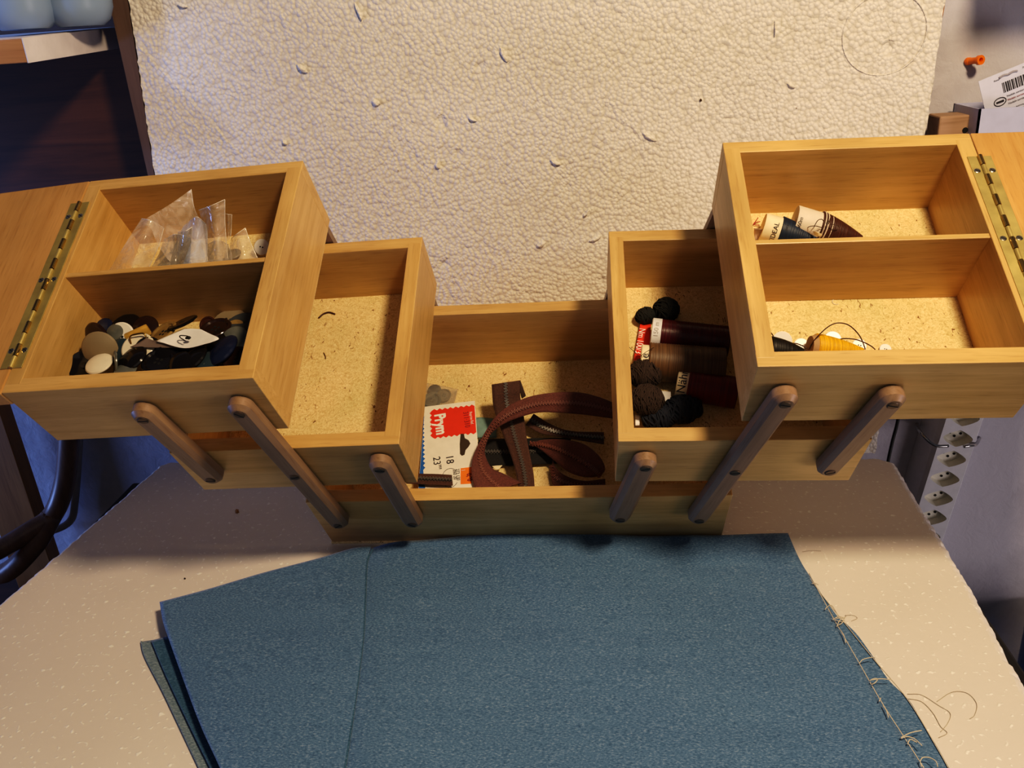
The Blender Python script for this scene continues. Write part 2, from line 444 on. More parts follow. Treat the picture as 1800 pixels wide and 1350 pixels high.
# lids and piano hinges
LW, LT = .212, .017
def make_lid(k, sgn):
    x, z, w, h, a = TR[k]
    xe = x if sgn < 0 else x+w
    piv = roll(k) @ Vector((xe, 0, z))
    ex = .045 if sgn < 0 else -.01
    M = Matrix.Translation(piv) @ Matrix.Rotation(-a-ex, 4, 'Y')
    bm = bmesh.new()
    x0, x1 = (-LW, -.0008) if sgn < 0 else (.0008, LW)
    box(bm, x0, x1, -.0005, D+.0005, -LT, 0, .0012)
    mk('lid', bm, M_LID, sb, M)
    # hinge in tray space
    hp = mk('hinge', bmesh.new(), M_BRASS, sb, roll(k)); tag(hp, 'long brass piano hinge')
    bm = bmesh.new(); hw = .0100; y0, y1 = .024, D-.030
    box(bm, xe-hw, xe-.0012, y0, y1, z-.0002, z+.0009, .0003)
    box(bm, xe+.0012, xe+hw, y0, y1, z-.0002, z+.0009, .0003, 0, Matrix.Translation((xe, 0, z)) @ Matrix.Rotation(-ex, 4, 'Y') @ Matrix.Translation((-xe, 0, -z)))
    me = hp.data; bm.to_mesh(me); bm.free()
    n = 16; kb = bmesh.new(); kl = (y1-y0)/n
    for i in range(n):
        rr = .0022 if i % 2 else .0019
        lathe(kb, [(0, 0), (rr, 0), (rr, kl-.0006), (0, kl-.0006)], 12, i % 2, Matrix.Translation((xe, y0+i*kl, z+.0016)) @ Matrix.Rotation(R(-90), 4, 'X'))
    mk('knuckle_barrel', kb, [M_BRASS, M_BRASSP], hp, None, True, True)
    for yy in (y0+.018, (y0+y1)/2, y1-.018):
        for s in (-1, 1):
            mk('screw', screw_bm(.0027, .0007, .6), [M_SCREWB, M_SLOT], hp,
               Matrix.Translation((xe+s*.0062, yy, z+.0008)) @ Matrix.Rotation(R(-90), 4, 'X'), True, True)
make_lid('Lt', -1); make_lid('Rt', 1)

# ================================================================== TABLE, FOAM, WALL
def jagged(P, step, amp):
    out = []
    for i, p in enumerate(P):
        q = P[(i+1) % len(P)]; n = max(1, int((Vector(q)-Vector(p)).length/step))
        for k in range(n):
            c = Vector(p).lerp(Vector(q), k/n)
            out.append(Vector((c.x+random.uniform(-amp, amp), c.y+random.uniform(-amp, amp))))
    return out
def slab(name, P, z0, z1, mat, inset=.0015):
    bm = bmesh.new(); c = sum(P, Vector((0, 0)))/len(P)
    def ring(z, s): return [bm.verts.new((c.x+(p.x-c.x)*(1-s)+random.uniform(-.0004, .0004), c.y+(p.y-c.y)*(1-s), z)) for p in P]
    rs = [ring(z0, .002), ring(z0+.002, 0), ring(z1-.010, 0), ring(z1-.004, .006), ring(z1-.001, .014), ring(z1, .02)]
    for a, b in zip(rs, rs[1:]):
        for i in range(len(a)): bm.faces.new((a[i], a[(i+1) % len(a)], b[(i+1) % len(b)], b[i]))
    bm.faces.new(rs[0]); bm.faces.new(rs[-1])
    return mk(name, bm, mat)
pl = [(-.535, -.095), (-.506, .196), (-.499, .206), (.430, .175), (.441, .164), (.431, -.078), (.421, -.202), (.405, -.50), (-.585, -.50)]
fs = slab('styrofoam_sheet', jagged([Vector(p) for p in pl], .0045, .0011), -.020, 0, M_STYT)
tag(fs, 'flat off-white styrofoam sheet lying on the table under the sewing box', 'styrofoam sheet')
# table
tb = empty('table', Matrix.Translation((-.07, -.15, -.75)), 'dark-topped table beneath the flat styrofoam sheet', 'table')
bm = bmesh.new()
box(bm, -.47, .5085, -.36, .335, .70, .729, .003)
tt = mk('tabletop', bm, M_BLACK, tb)
bm = bmesh.new()
for q in ((-.45, .49, -.34, -.32), (-.45, .49, .295, .315), (-.45, -.43, -.34, .315), (.47, .49, -.34, .315)): box(bm, *q, .58, .70, .001)
mk('light_stop_apron', bm, M_BLACK, tb)  # unseen rails added to stop window light passing under the table
for lx in (-.42, .455):
    for ly in (-.30, .28):
        bm = bmesh.new(); box(bm, lx-.022, lx+.022, ly-.022, ly+.022, 0, .70, .003); mk('leg', bm, M_BLACK, tb)
# upright foam board, cut edges uneven
def upright(name, P, y0, y1, mat, amp=.0008):
    bm = bmesh.new(); P = jagged([Vector(p) for p in P], .005, amp)
    a = [bm.verts.new((p.x, y0+random.uniform(0, .0008), p.y)) for p in P]; b = [bm.verts.new((p.x, y1, p.y)) for p in P]
    for i in range(len(a)): bm.faces.new((a[i], a[(i+1) % len(a)], b[(i+1) % len(b)], b[i]))
    bm.faces.new(a); bm.faces.new(b); return mk(name, bm, mat)
ub = upright('styrofoam_board', [(-.452, -.02), (-.434, .38), (-.420, .566), (-.391, .95), (.463, .95), (.456, .50), (.452, .376), (.436, -.02)], .2215, .2455, M_STY)
tag(ub, 'upright cream styrofoam board with pebbled dented surface behind the sewing box', 'styrofoam board')
bm = bmesh.new()
cc = at(1555, 60, 1, .2213)
tube(bm, [(cc.x+.043*math.cos(a), .2217, cc.z+.041*math.sin(a)) for a in [i*2*PI/60 for i in range(60)]], .0009, 6, 0, True)
mk('molded_ring', bm, M_STY, ub)
# small dents and specks on the board
for i, (u, v, s) in enumerate([(1232, 176, 2.2), (1400, 190, .8), (700, 300, .8)]):
    p = at(u, v, 1, .2212); bm = bmesh.new()
    t = bmesh.new(); bmesh.ops.create_icosphere(t, subdivisions=2, radius=.0007*s)
    for w_ in t.verts: w_.co *= random.uniform(.7, 1.2)
    join(bm, t, 0, Matrix.Translation(p)); mk('dark_speck', bm, M_TBRN, ub)
random.seed(21)
for (u, v, sx_, sz_, an) in ((530, 120, 10, 5, 30), (660, 180, 7, 6, 0), (885, 95, 12, 4, 60), (1140, 240, 13, 4, 25), (975, 285, 9, 4, 20), (950, 430, 9, 5, -40), (1045, 420, 11, 4, -30), (770, 290, 6, 5, 70), (1030, 375, 9, 3, -60), (630, 20, 3, 14, -15), (320, 10, 8, 3, 10), (1390, 150, 7, 3, 20), (1300, 330, 6, 3, 0), (500, 250, 5, 3, 40), (830, 210, 7, 3, 15), (1362, 50, 1.2, 12, 0)):
    bm = bmesh.new(); t = bmesh.new(); bmesh.ops.create_icosphere(t, subdivisions=3, radius=.001)
    for w_ in t.verts: w_.co = Vector((w_.co.x*sx_*.7, w_.co.y*3, w_.co.z*sz_*.7))*(1+.5*noise.noise(w_.co*900))
    p = at(u, v, 1, .2215); join(bm, t, 0, Matrix.Translation(p) @ Matrix.Rotation(R(an), 4, 'Y')); mk('surface_dent', bm, M_STY, ub, None, True)
pp = upright('hardboard_panel', [(-.42, -.02), (-.385, .93), (.474, .93), (.4655, .50), (.4525, .36), (.434, -.02)], .2462, .2502, M_PLANK, .0001)
tag(pp, 'thin brown hardboard panel whose edge shows right of the upright styrofoam', 'panel')
# wedge holding up the back of the box
bm = bmesh.new()
ca, sa = math.cos(TILT), math.sin(TILT)
vs = [(y, z) for y, z in ((.085, 0), (.195, 0), (.195, .195*math.tan(TILT)-.0015), (.085, .085*math.tan(TILT)-.0015))]
A_ = [bm.verts.new((-.13, y, z)) for y, z in vs]; B_ = [bm.verts.new((.13, y, z)) for y, z in vs]
bm.faces.new(A_); bm.faces.new(B_)
for i in range(4): bm.faces.new((A_[i], A_[(i+1) % 4], B_[(i+1) % 4], B_[i]))
tag(mk('support_wedge', bm, M_STYT), 'white wedge under the raised back of the sewing box', 'wedge')

# room shell
def struct(name, bm, m): o = mk(name, bm, m); tag(o, kind='structure'); return o
bm = bmesh.new(); box(bm, -2.6, 2.2, .30, .40, -.75, 1.9); struct('wall_back', bm, M_WALL)
bm = bmesh.new(); box(bm, -2.6, 2.2, -2.6, .40, -.80, -.75)
struct('floor', bm, plain('floor_concrete', (.05, .04, .035), .8, var=.2, bscale=20))

# ================================================================== LEFT BACKGROUND
rk = empty('shelf_unit', Matrix.Translation((-.85, .29, -.75)), 'dark brown wooden shelf unit with pale shelf in the top left corner', 'shelf unit')
def W2(bm): bmesh.ops.transform(bm, matrix=Matrix.Translation((.85, -.29, .75)), verts=bm.verts); return bm
bm = bmesh.new(); box(bm, -1.35, -.452, .284, .299, .16, .88, .001); mk('back_panel', W2(bm), M_DARKW, rk)
bm = bmesh.new(); box(bm, -.4575, -.425, .2515, .2985, -.75, .95, .0015);
box(bm, -.4435, -.4410, .223, .2512, .30, .95)
for v_ in bm.verts:
    if v_.co.z > .9 and v_.co.y < .2513 and v_.co.x > -.442: v_.co.x = -.3945
if 1: pass; mk('post', W2(bm), M_POST, rk)
bm = bmesh.new(); box(bm, -1.25, -.4755, .094, .2838, .5180, .5405, .001)
SH_ = lambda bm: [setattr(v.co, 'z', v.co.z-.009) for v in bm.verts if v.co.y < .15]
SH_(bm)
sh = mk('shelf_board', W2(bm), M_SHELFW, rk)
bm = bmesh.new(); box(bm, -.4753, -.4735, .0935, .2836, .5175, .541, .0004); SH_(bm); mk('painted_end', W2(bm), M_PAINTW, sh)
bm = bmesh.new(); box(bm, -1.25, -.4760, .096, .283, .5406, .5415); SH_(bm); mk('painted_top', W2(bm), M_PAINTW, sh)
def jar(x, y, r, lab):
    bm = bmesh.new()
    lathe(bm, [(0, 0), (r*.62, 0), (r*.82, .006), (r*.96, .018), (r, .036), (r, .10), (r*.9, .115), (r*.75, .12), (r*.75, .13), (r*.7, .13), (r*.7, .118), (0, .118)], 48)
    o = mk('ceramic_jar', bm, M_JAR, None, Matrix.Translation((x, y, .5417)), True, True); tag(o, lab, 'jar')
jar(at(147, 50, 1, .195).x, .195, .0365, 'blue-grey ceramic jar on the pale shelf, nearer the post')
jar(at(48, 58, 1, .165).x, .165, .0385, 'dull grey ceramic jar on the pale shelf, in the photo corner')
# bentwood chair with back upright, seat rail
ch = empty('bentwood_chair', Matrix.Translation((-.75, .16, -.75)), 'dark brown bentwood chair partly hidden left of the table', 'chair')
T3 = Matrix.Translation((.75, -.16, .75))
M_BENT = wood('bentwood', (.13, .065, .045), (.26, .14, .09), 2, rough=.4, scale=.6)
def P(u, v, Y): return tuple(at(u, v, 1, Y))
bm = bmesh.new()
tube(bm, spline([P(122, 700, .20), P(121, 775, .20), P(113, 850, .20), P(92, 905, .19), P(50, 935, .17), P(-20, 975, .14), P(-120, 1010, .1)], 36), .0135, 12)
bmesh.ops.transform(bm, matrix=T3, verts=bm.verts); mk('back_frame', bm, M_BENT, ch)
bm = bmesh.new(); tube(bm, spline([P(-60, 980, .18), P(0, 1010, .16), P(60, 960, .17), P(92, 905, .19)], 20), .014, 10)
bmesh.ops.transform(bm, matrix=T3, verts=bm.verts); mk('brace', bm, M_BENT, ch)
for q in ((-.80, .14), (-.93, .14), (-.80, -.1), (-.93, -.1)):
    bm = bmesh.new(); tube(bm, [(q[0], q[1], -.2), (q[0]-.005, q[1], -.75)], .014, 10)
    bmesh.ops.transform(bm, matrix=T3, verts=bm.verts); mk('leg', bm, M_BENT, ch)
bm = bmesh.new(); lathe(bm, [(0, -.018), (.14, -.018), (.15, -.009), (.14, 0), (0, 0)], 40, 0, Matrix.Translation((-.865, .02, -.19)))
bmesh.ops.transform(bm, matrix=T3, verts=bm.verts); mk('seat', bm, M_BENT, ch)
# leaning plank
bm = bmesh.new(); a = at(15, 740, 1, .24); b = at(70, 960, 1, .22)
dv = (b-a).normalized(); M = Matrix.Translation(a-dv*.09) @ frame_z(dv, Vector((0, 1, 0)))
box(bm, -.0125, .0125, -.032, .032, 0, .64, .001)
o = mk('wooden_plank', bm, M_PLANK, None, Matrix.Translation(Vector((a.x-.036, .245, a.z+.1))) @ frame_z(Vector((dv.x, 0, dv.z)), Vector((0, 1, 0))) @ Matrix.Rotation(PI/2, 4, 'Z') @ Matrix.Translation((0, 0, 0)))
tag(o, 'orange-brown wooden plank leaning on the wall under the left lid', 'plank')
# grey pipe on the wall
bm = bmesh.new(); tube(bm, spline([P(141, 690, .285), P(139, 780, .285), P(132, 880, .285), P(124, 915, .282), P(95, 932, .275), P(60, 936, .27)], 30), .0055, 10)
o = mk('grey_pipe', bm, plain('grey_pipe_paint', (.38, .36, .38), .45)); recenter(o); tag(o, 'thin grey pipe running down the wall beside the bentwood chair', 'pipe')

# ================================================================== RIGHT BACKGROUND
# power strip mounted aslant on the wall
pa, pb = at(1690, 742, 1, .262), at(1656, 847, 1, .262)
dv = (pa-pb); dv.y = 0; dv.normalize()
ang = math.atan2(dv.x, dv.z)
pc = at(1684, 771, 1, .262); pc.y = .262
PS = Matrix.Translation(pc) @ Matrix.Rotation(ang, 4, 'Y')
ps = empty('power_strip', PS, 'white multi-socket power strip mounted aslant on the right wall', 'power strip')
bm = bmesh.new()
hwid = .0225
# trapezoid profile body along Z
prof = [(-hwid, 0), (hwid, 0), (hwid+.004, .006), (hwid+.004, .0375), (-hwid-.012, .0375), (-hwid-.004, .006)]
z0, z1 = -.30, .14
a_ = [bm.verts.new((x, y, z0)) for x, y in prof]; b_ = [bm.verts.new((x, y, z1)) for x, y in prof]
bm.faces.new(a_); bm.faces.new(b_)
for i in range(1, len(prof)): bm.faces.new((a_[i], a_[(i+1) % 6], b_[(i+1) % 6], b_[i]))
sp = ((at(1684, 771, 1, .262)-at(1649, 876, 1, .262)).length)/3
n = 32
def eye(k_): return [(k_*.0190*math.cos(2*PI*j/n), k_*.0122*math.sin(2*PI*j/n)*(1-.45*abs(math.cos(2*PI*j/n)))) for j in range(n)]
def rect(zc):
    out = []
    for j in range(n):
        a = 2*PI*j/n; c, s_ = math.cos(a), math.sin(a); k_ = min(hwid/max(1e-9, abs(c)), (sp/2)/max(1e-9, abs(s_)))
        out.append((k_*c, k_*s_))
    return out
zs = [-i*sp for i in range(-10, 14) if z0+sp*.5 < -i*sp < z1-sp*.5]
for zc in zs:
    rc_ = [bm.verts.new((x, 0, z+zc)) for x, z in rect(zc)]; ey = [bm.verts.new((x, 0, z+zc)) for x, z in eye(1)]
    for j in range(n): bm.faces.new((rc_[j], rc_[(j+1) % n], ey[(j+1) % n], ey[j]))
    for cx_, cz_ in ((hwid, sp/2), (-hwid, sp/2), (-hwid, -sp/2), (hwid, -sp/2)):   # corner fillers
        near = sorted(rc_, key=lambda v: (v.co.x-cx_)**2+(v.co.z-zc-cz_)**2)[:2]
        bm.faces.new((near[0], near[1], bm.verts.new((cx_, 0, zc+cz_))))
for za, zb in ((z0, min(zs)-sp/2), (max(zs)+sp/2, z1)):
    q = [bm.verts.new(c) for c in ((-hwid, 0, za), (hwid, 0, za), (hwid, 0, zb), (-hwid, 0, zb))]; bm.faces.new(q)
mk('housing', bm, M_WPL, ps)
for zc in zs:
    bm = bmesh.new()
    r0 = [bm.verts.new((x, 0, z)) for x, z in eye(1)]; r1 = [bm.verts.new((x, .0115, z)) for x, z in eye(.84)]
    for j in range(n): bm.faces.new((r0[j], r0[(j+1) % n], r1[(j+1) % n], r1[j]))
    bm.faces.new(r1)
    sk = mk('socket', bm, M_IVPL, ps, Matrix.Translation((0, 0, zc)))
    bm = bmesh.new()
    for hx, hz in ((-.0070, .0030), (.0070, .0030), (0, -.0015)):
        lathe(bm, [(0, 0), (.0017, 0), (.0017, .0006), (0, .0006)], 12, 0, Matrix.Translation((hx, .0114, hz)) @ Matrix.Rotation(R(90), 4, 'X'))
    mk('pin_hole', bm, M_SLOT, sk)
for pts_, lab in (([(1612, 745, .299), (1618, 760, .262), (1642, 782, .250), (1667, 784, .250)], 'steel wire clip hooked over the left edge of the power strip'),
             ([(1722, 770, .299), (1716, 781, .262), (1705, 783, .252), (1694, 785, .250)], 'steel wire clip hooked over the right edge of the power strip')):
    bm = bmesh.new(); tube(bm, spline([P(*q) for q in pts_], 16), .0021, 8)
    o = mk('wire_clip', bm, M_METAL, None, None, True); recenter(o); tag(o, lab, 'clip')
bm = bmesh.new(); tube(bm, spline([P(1592, 650, .27), P(1579, 735, .27), P(1569, 775, .268), P(1561, 812, .262), P(1556, 850, .26), P(1560, 1000, .265)], 24), .0023, 8)
o = mk('black_cable', bm, M_BLACK, None, None, True); recenter(o); tag(o, 'black cable hanging between the upright foam and the power strip', 'cable')
# orange wall plug
bm = bmesh.new(); a = at(1700, 108, 1, .30)
lathe(bm, [(0, 0), (.0042, 0), (.0042, .004), (.0036, .005), (.0036, .016), (.0052, .017), (.0052, .021), (.0026, .021), (.0024, .012), (0, .012)], 16, 0)
o = mk('wall_plug', bm, M_ORANGE, None, Matrix.Translation(a+Vector((0, -.0005, 0))) @ frame_z(Vector((.35, -1, .1))), True, True)
tag(o, 'small orange plastic wall plug sticking out of the right wall', 'wall plug')
# ledge carrying wood block, white box and blister card
bm = bmesh.new(); box(bm, .470, .95, .20, .2995, .330, .345, .002)
tag(mk('wall_ledge', bm, M_POST), 'narrow wooden wall ledge behind the right top tray', 'ledge')
bm = bmesh.new(); box(bm, -.0185, .0185, -.018, .018, 0, .044, .002)
a = at(1683, 205, 1, .24)
o = mk('wood_block', bm, wood('block_wood', (.42, .27, .18), (.55, .37, .25), 0, rough=.7, scale=.5, coat=0), None, Matrix.Translation((a.x, .258, .345)))
tag(o, 'small pale wood block behind the right top tray', 'wood block')
bm = bmesh.new(); lathe(bm, [(0, 0), (.003, 0), (.003, .0006), (0, .0006)], 12, 0, Matrix.Translation((.010, -.0182, .028)) @ Matrix.Rotation(R(90), 4, 'X')); mk('drilled_hole', bm, M_SLOT, o)
M_LAV = plain('lavender_white', (.50, .53, .74), .5)
bm = bmesh.new(); x0, x1, y0, y1, h_ = 0, .16, -.035, .035, .052
for q in ((x0, x0+.002, y0, y1), (x1-.002, x1, y0, y1), (x0, x1, y0, y0+.002), (x0, x1, y1-.002, y1)): box(bm, *q, 0, h_)
box(bm, x0, x1, y0, y1, 0, .002)
a = at(1712, 200, 1, .22)
bxo = mk('open_box', bm, M_LAV, None, Matrix.Translation((a.x+.004, .252, .3452))); tag(bxo, 'small open white box holding a blister card', 'box')
# blister card standing in the box
c0 = at(1719, 143, 1, .235); cdir = Vector((.9, -.05, .33)).normalized()
CM = Matrix.Translation((c0.x, .235, c0.z))
ex_ = (at(1800, 110, 1, .235)-c0); ex_.y = 0; ex_.normalize(); ez_ = Vector((-ex_.z, 0, ex_.x))
CF = Matrix((ex_, ez_, Vector((0, -1, 0)))).transposed().to_4x4()
CF = Matrix.Translation((c0.x, .2340, c0.z)) @ CF            # local x right, y up, z towards viewer ; origin top-left
bc = empty('blister_card', CF, 'white blister card with barcode and small print in the top right corner', 'packaging')
bm = bmesh.new(); box(bm, 0, .095, -.080, 0, -.0006, 0, .0002)
bk = mk('card', bm, plain('card_lilac', (.66, .68, .84), .6), bc)
bm = bmesh.new(); random.seed(3); x = .022
while x < .062:
    w_ = random.choice((.0006, .001, .0016)); box(bm, x, x+w_, -.0225, -.0115, .0001, .0003); x += w_+random.choice((.0006, .001))
mk('barcode', bm, M_INK, bc)
bm = bmesh.new()
tube(bm, [(.0165+.0062*math.cos(t*PI/12), -.030+.0042*math.sin(t*PI/12), .0003) for t in range(24)], .0005, 5, 0, True)
box(bm, .0125, .0205, -.0312, -.0290, .0001, .0004)
mk('oval_emblem', bm, M_INK, bc)
text(bc, 'PES1', .0032, M_INK, Matrix.Translation((.048, -.0045, .0004)))
text(bc, 'Anna', .0028, M_INK, Matrix.Translation((.0175, -.0065, .0004)))
for i in range(3): text(bc, 'Nadeln sortiert fein', .0030, (M_INK, M_DKRED, M_INK)[i], Matrix.Translation((.024, -.0270-i*.0042, .0004)), align='LEFT')
for i in range(9): text(bc, 'Warnhinweis Anleitung bitte aufbewahren', .0022, M_INK, Matrix.Translation((.018, -.0415-i*.003, .0004)), align='LEFT')
bm = bmesh.new()
for s in (-1, 1):
    tube(bm, [(.030+s*.0095*t/6, -.0055+.0012*math.sin(PI*t/6), .0004) for t in range(7)], .0010, 6)
mk('hanger_hole', bm, plain('card_hole', (.35, .34, .40), .8), bc)
bm = bmesh.new(); t = bmesh.new(); bmesh.ops.create_uvsphere(t, u_segments=20, v_segments=12, radius=1)
join(bm, t, 0, Matrix.Translation((.050, -.061, .004)) @ Matrix.Rotation(R(-33), 4, 'Z') @ Matrix.Diagonal((.024, .0048, .0045, 1)))
o = mk('dark_handle', bm, plain('dark_plum', (.05, .02, .03), .3), bc, None, True)
# unseen shelf added above the frame to shade the wall
bm = bmesh.new(); box(bm, .512, 1.1, .13, .2995, .583, .603, .002)
tag(mk('shade_shelf', bm, M_POST), 'unseen wooden shelf added high up to shade the right wall', 'shelf')
# dark bin and crate by the wall
bm = bmesh.new(); box(bm, .70, .95, .02, .28, -.75, -.30, .01)
tag(mk('dark_bin', bm, M_BLACK), 'black bin on the floor right of the table', 'bin')
bm = bmesh.new(); box(bm, .60, .95, -.22, -.0, -.75, -.42, .01)

tag(mk('grey_crate', bm, plain('grey_crate', (.3, .3, .32), .6)), 'grey crate on the floor in front of the black bin', 'crate')

bm = bmesh.new(); box(bm, -1.5, -.615, .03, .285, -.75, -.235, .006)  # chest added to make the lower left corner dark
tag(mk('dark_filler_chest', bm, M_DARKW), 'dark wooden chest added to darken the floor behind the bentwood chair', 'chest')
# ================================================================== DENIM CLOTH
dc = empty('denim_cloth', Matrix.Identity(4), 'folded blue denim cloth with frayed right edge on the styrofoam sheet', 'cloth')
def curve_w(pts, z, n): return spline([at(u, v, 2, z) for u, v in pts], n)
def patch(name, top, left, right, bottomY, z, mat, nu=90, nv=80, zf=None, thick=.0011):
    T_ = curve_w(top, z, nu+1)
    def side(pts):
        q = [at(u, v, 2, z) for u, v in pts]; d = (q[-1]-q[-2]); d = d/abs(d.y)
        last = q[-1].copy(); k = (last.y-bottomY); q.append(last+d*k); return spline(q, nv+1)
    L_ = side(left); Rt_ = side(right)
    B_ = [L_[-1].lerp(Rt_[-1], i/nu) for i in range(nu+1)]
    bm = bmesh.new(); g = []
    for j in range(nv+1):
        row = []
        for i in range(nu+1):
            s, t = i/nu, j/nv
            p = (1-t)*T_[i]+t*B_[i]+(1-s)*L_[j]+s*Rt_[j]-((1-s)*(1-t)*T_[0]+s*(1-t)*T_[-1]+(1-s)*t*B_[0]+s*t*B_[-1])
            p.z = z+(zf(s, t, p) if zf else 0)
            row.append(bm.verts.new(p))
        g.append(row)
    for j in range(nv):
        for i in range(nu): bm.faces.new((g[j][i], g[j+1][i], g[j+1][i+1], g[j][i+1]))
    o = mk(name, bm, mat, dc, None, True); solid(o, thick, 0); return o
def zmain(s, t, p):
    n = noise.noise(Vector((p.x*7, p.y*2.2, .3)))
    w = .010*n*min(1, t*6+.2)+.0016*noise.noise(Vector((p.x*20+p.y*9, p.y*8, 2)))
    e = min(s, 1-s)*12
    return w*min(1, e+.25)+.0035*math.exp(-((p.x+.02)/.09)**2)*math.exp(-t*5)-.0015*max(0, 1-e)
def zflat(s, t, p): return .0006*noise.noise(Vector((p.x*9, p.y*9, 5)))
BY = -.42
top_main = [(640, 966), (700, 954), (790, 948), (880, 941), (980, 938), (1100, 941), (1240, 940), (1385, 936)]
patch('main_layer', top_main, [(640, 966), (636, 1100), (612, 1250), (590, 1350)],
      [(1385, 936), (1402, 975), (1420, 1008), (1462, 1085), (1505, 1160), (1548, 1235), (1590, 1300), (1622, 1350)], BY, .0095, M_DEN, zf=zmain)
patch('under_layer', [(1330, 940), (1372, 942), (1405, 985)], [(1330, 940), (1400, 1080), (1500, 1250), (1560, 1350)],
      [(1405, 985), (1434, 1030), (1470, 1082), (1488, 1098), (1508, 1118), (1538, 1160), (1562, 1196), (1598, 1232), (1622, 1272), (1650, 1318), (1668, 1350)], BY, .0035, M_DEN, 24, 60, zflat)
def zflap(s, t, p): return .0022*math.sin(s*2.6+.3)+.0018*noise.noise(Vector((p.x*8, p.y*6, 9)))
patch('folded_flap', [(281, 1060), (360, 1040), (460, 1010), (560, 984), (620, 966), (652, 961)], [(281, 1060), (287, 1095), (298, 1128), (322, 1195), (352, 1275), (386, 1350)],
      [(652, 961), (645, 990), (642, 1050), (639, 1110), (631, 1180), (620, 1260), (606, 1350)], BY, .0165, M_DEN, 50, 60, zflap)
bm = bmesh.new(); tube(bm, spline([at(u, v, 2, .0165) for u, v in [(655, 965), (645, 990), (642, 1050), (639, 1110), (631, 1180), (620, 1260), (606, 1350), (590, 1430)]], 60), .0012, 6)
mk('fold_shade_line', bm, M_DENU, dc, None, True)  # shade beside the flap, drawn as a dark tube along its edge
lay = patch('under_layer', [(266, 1127), (290, 1121), (400, 1100), (520, 1085)], [(266, 1127), (290, 1185), (330, 1270), (369, 1350)],
      [(520, 1085), (520, 1180), (520, 1260), (515, 1350)], BY, .0058, M_DENU, 30, 50, zflat)
lay = patch('under_layer', [(247, 1128), (268, 1126), (400, 1104), (500, 1090)], [(247, 1128), (254, 1155), (285, 1215), (315, 1278), (349, 1350)],
      [(500, 1090), (500, 1180), (500, 1260), (495, 1350)], BY, .0022, M_DENR, 30, 50, zflat, .0014)
tag(lay, 'greyish reverse side of the denim at the lower left')
# frayed threads
bm = bmesh.new(); M_FRAY = plain('fray_thread', (.62, .56, .46), .8)
def zw(u, v, z): return tuple(at(u, v, 2, z))
edge = [(1385, 936), (1420, 1008), (1462, 1085), (1505, 1160), (1548, 1235), (1590, 1300), (1622, 1350)]
under = [(1385, 955), (1434, 1030), (1488, 1098), (1538, 1160), (1598, 1232), (1650, 1318), (1668, 1350)]
tube(bm, spline([zw(u+2, v, .0092) for u, v in edge[1:]], 60), .00045, 5)
tube(bm, spline([zw(u-1, v, .0050) for u, v in under], 60), .00035, 5)
S13 = lambda X, Y: (1300+X/3, 900+Y/3)
for pts_ in ([(380, 378), (398, 376), (416, 384)], [(450, 515), (465, 498), (488, 495), (520, 548)], [(490, 570), (520, 552), (552, 560), (500, 560)],
            [(512, 605), (530, 570), (556, 575)], [(515, 600), (540, 585), (560, 548)], [(490, 560), (520, 575), (548, 580)], [(630, 800), (650, 778), (690, 768), (715, 768)],
            [(685, 890), (705, 880), (728, 880), (715, 900), (695, 910)], [(685, 888), (740, 880), (800, 884)], [(735, 1000), (745, 980)], [(755, 1020), (775, 1050), (785, 1085)],
            [(850, 1190), (900, 1165), (960, 1152)], [(850, 1195), (880, 1185), (920, 1195), (962, 1232)], [(885, 1225), (900, 1200), (935, 1215)],
            [(950, 1320), (965, 1295), (1000, 1295), (1035, 1315), (1045, 1345)], [(960, 1345), (950, 1310)], [(530, 620), (550, 650), (560, 690)]):
    tube(bm, spline([zw(*S13(*q), .011+.001*(i % 2)) for i, q in enumerate(pts_)], 14), .00042, 5)
mk('frayed_threads', bm, M_FRAY, dc)
bm = bmesh.new()
for pts_, r_ in (([(885, 960), (960, 965), (1050, 1020), (1110, 1060), (1100, 1110), (1060, 1160)], .00022), ([(890, 985), (960, 1000), (1020, 1060), (1060, 1130), (1095, 1165), (1050, 1190)], .00022),
             ([(1040, 1000), (1120, 950), (1200, 955), (1250, 1010), (1240, 1070), (1215, 1090)], .00022), ([(556, 545), (600, 545), (620, 560), (590, 575)], .0002), ([(330, 210), (380, 203), (430, 206)], .00018)):
    tube(bm, spline([zw(*S13(*q), .0006) for q in pts_], 24), r_, 5)
o = mk('loose_thread', bm, plain('loose_thread_grey', (.48, .42, .34), .8)); recenter(o)
tag(o, 'fine loose grey threads curled on the styrofoam right of the denim', 'thread', kind='stuff')
# crumb on the styrofoam
for (u, v, s, lab) in ((417, 901, .0028, 'tiny orange-brown crumb on the styrofoam left of the box'), (325, 1018, .0011, 'tiny black crumb on the styrofoam near the denim corner')):
    bm = bmesh.new(); t = bmesh.new(); bmesh.ops.create_icosphere(t, subdivisions=2, radius=s)
    for w_ in t.verts: w_.co *= random.uniform(.6, 1.1)
    p = at(u, v, 2, 0); join(bm, t)
    o = mk('crumb', bm, plain('crumb_%d' % (s*1e4), (.42, .2, .06) if s > .002 else (.03, .02, .02), .8), None, Matrix.Translation((p.x, p.y, s*.7))); tag(o, lab, 'crumb')

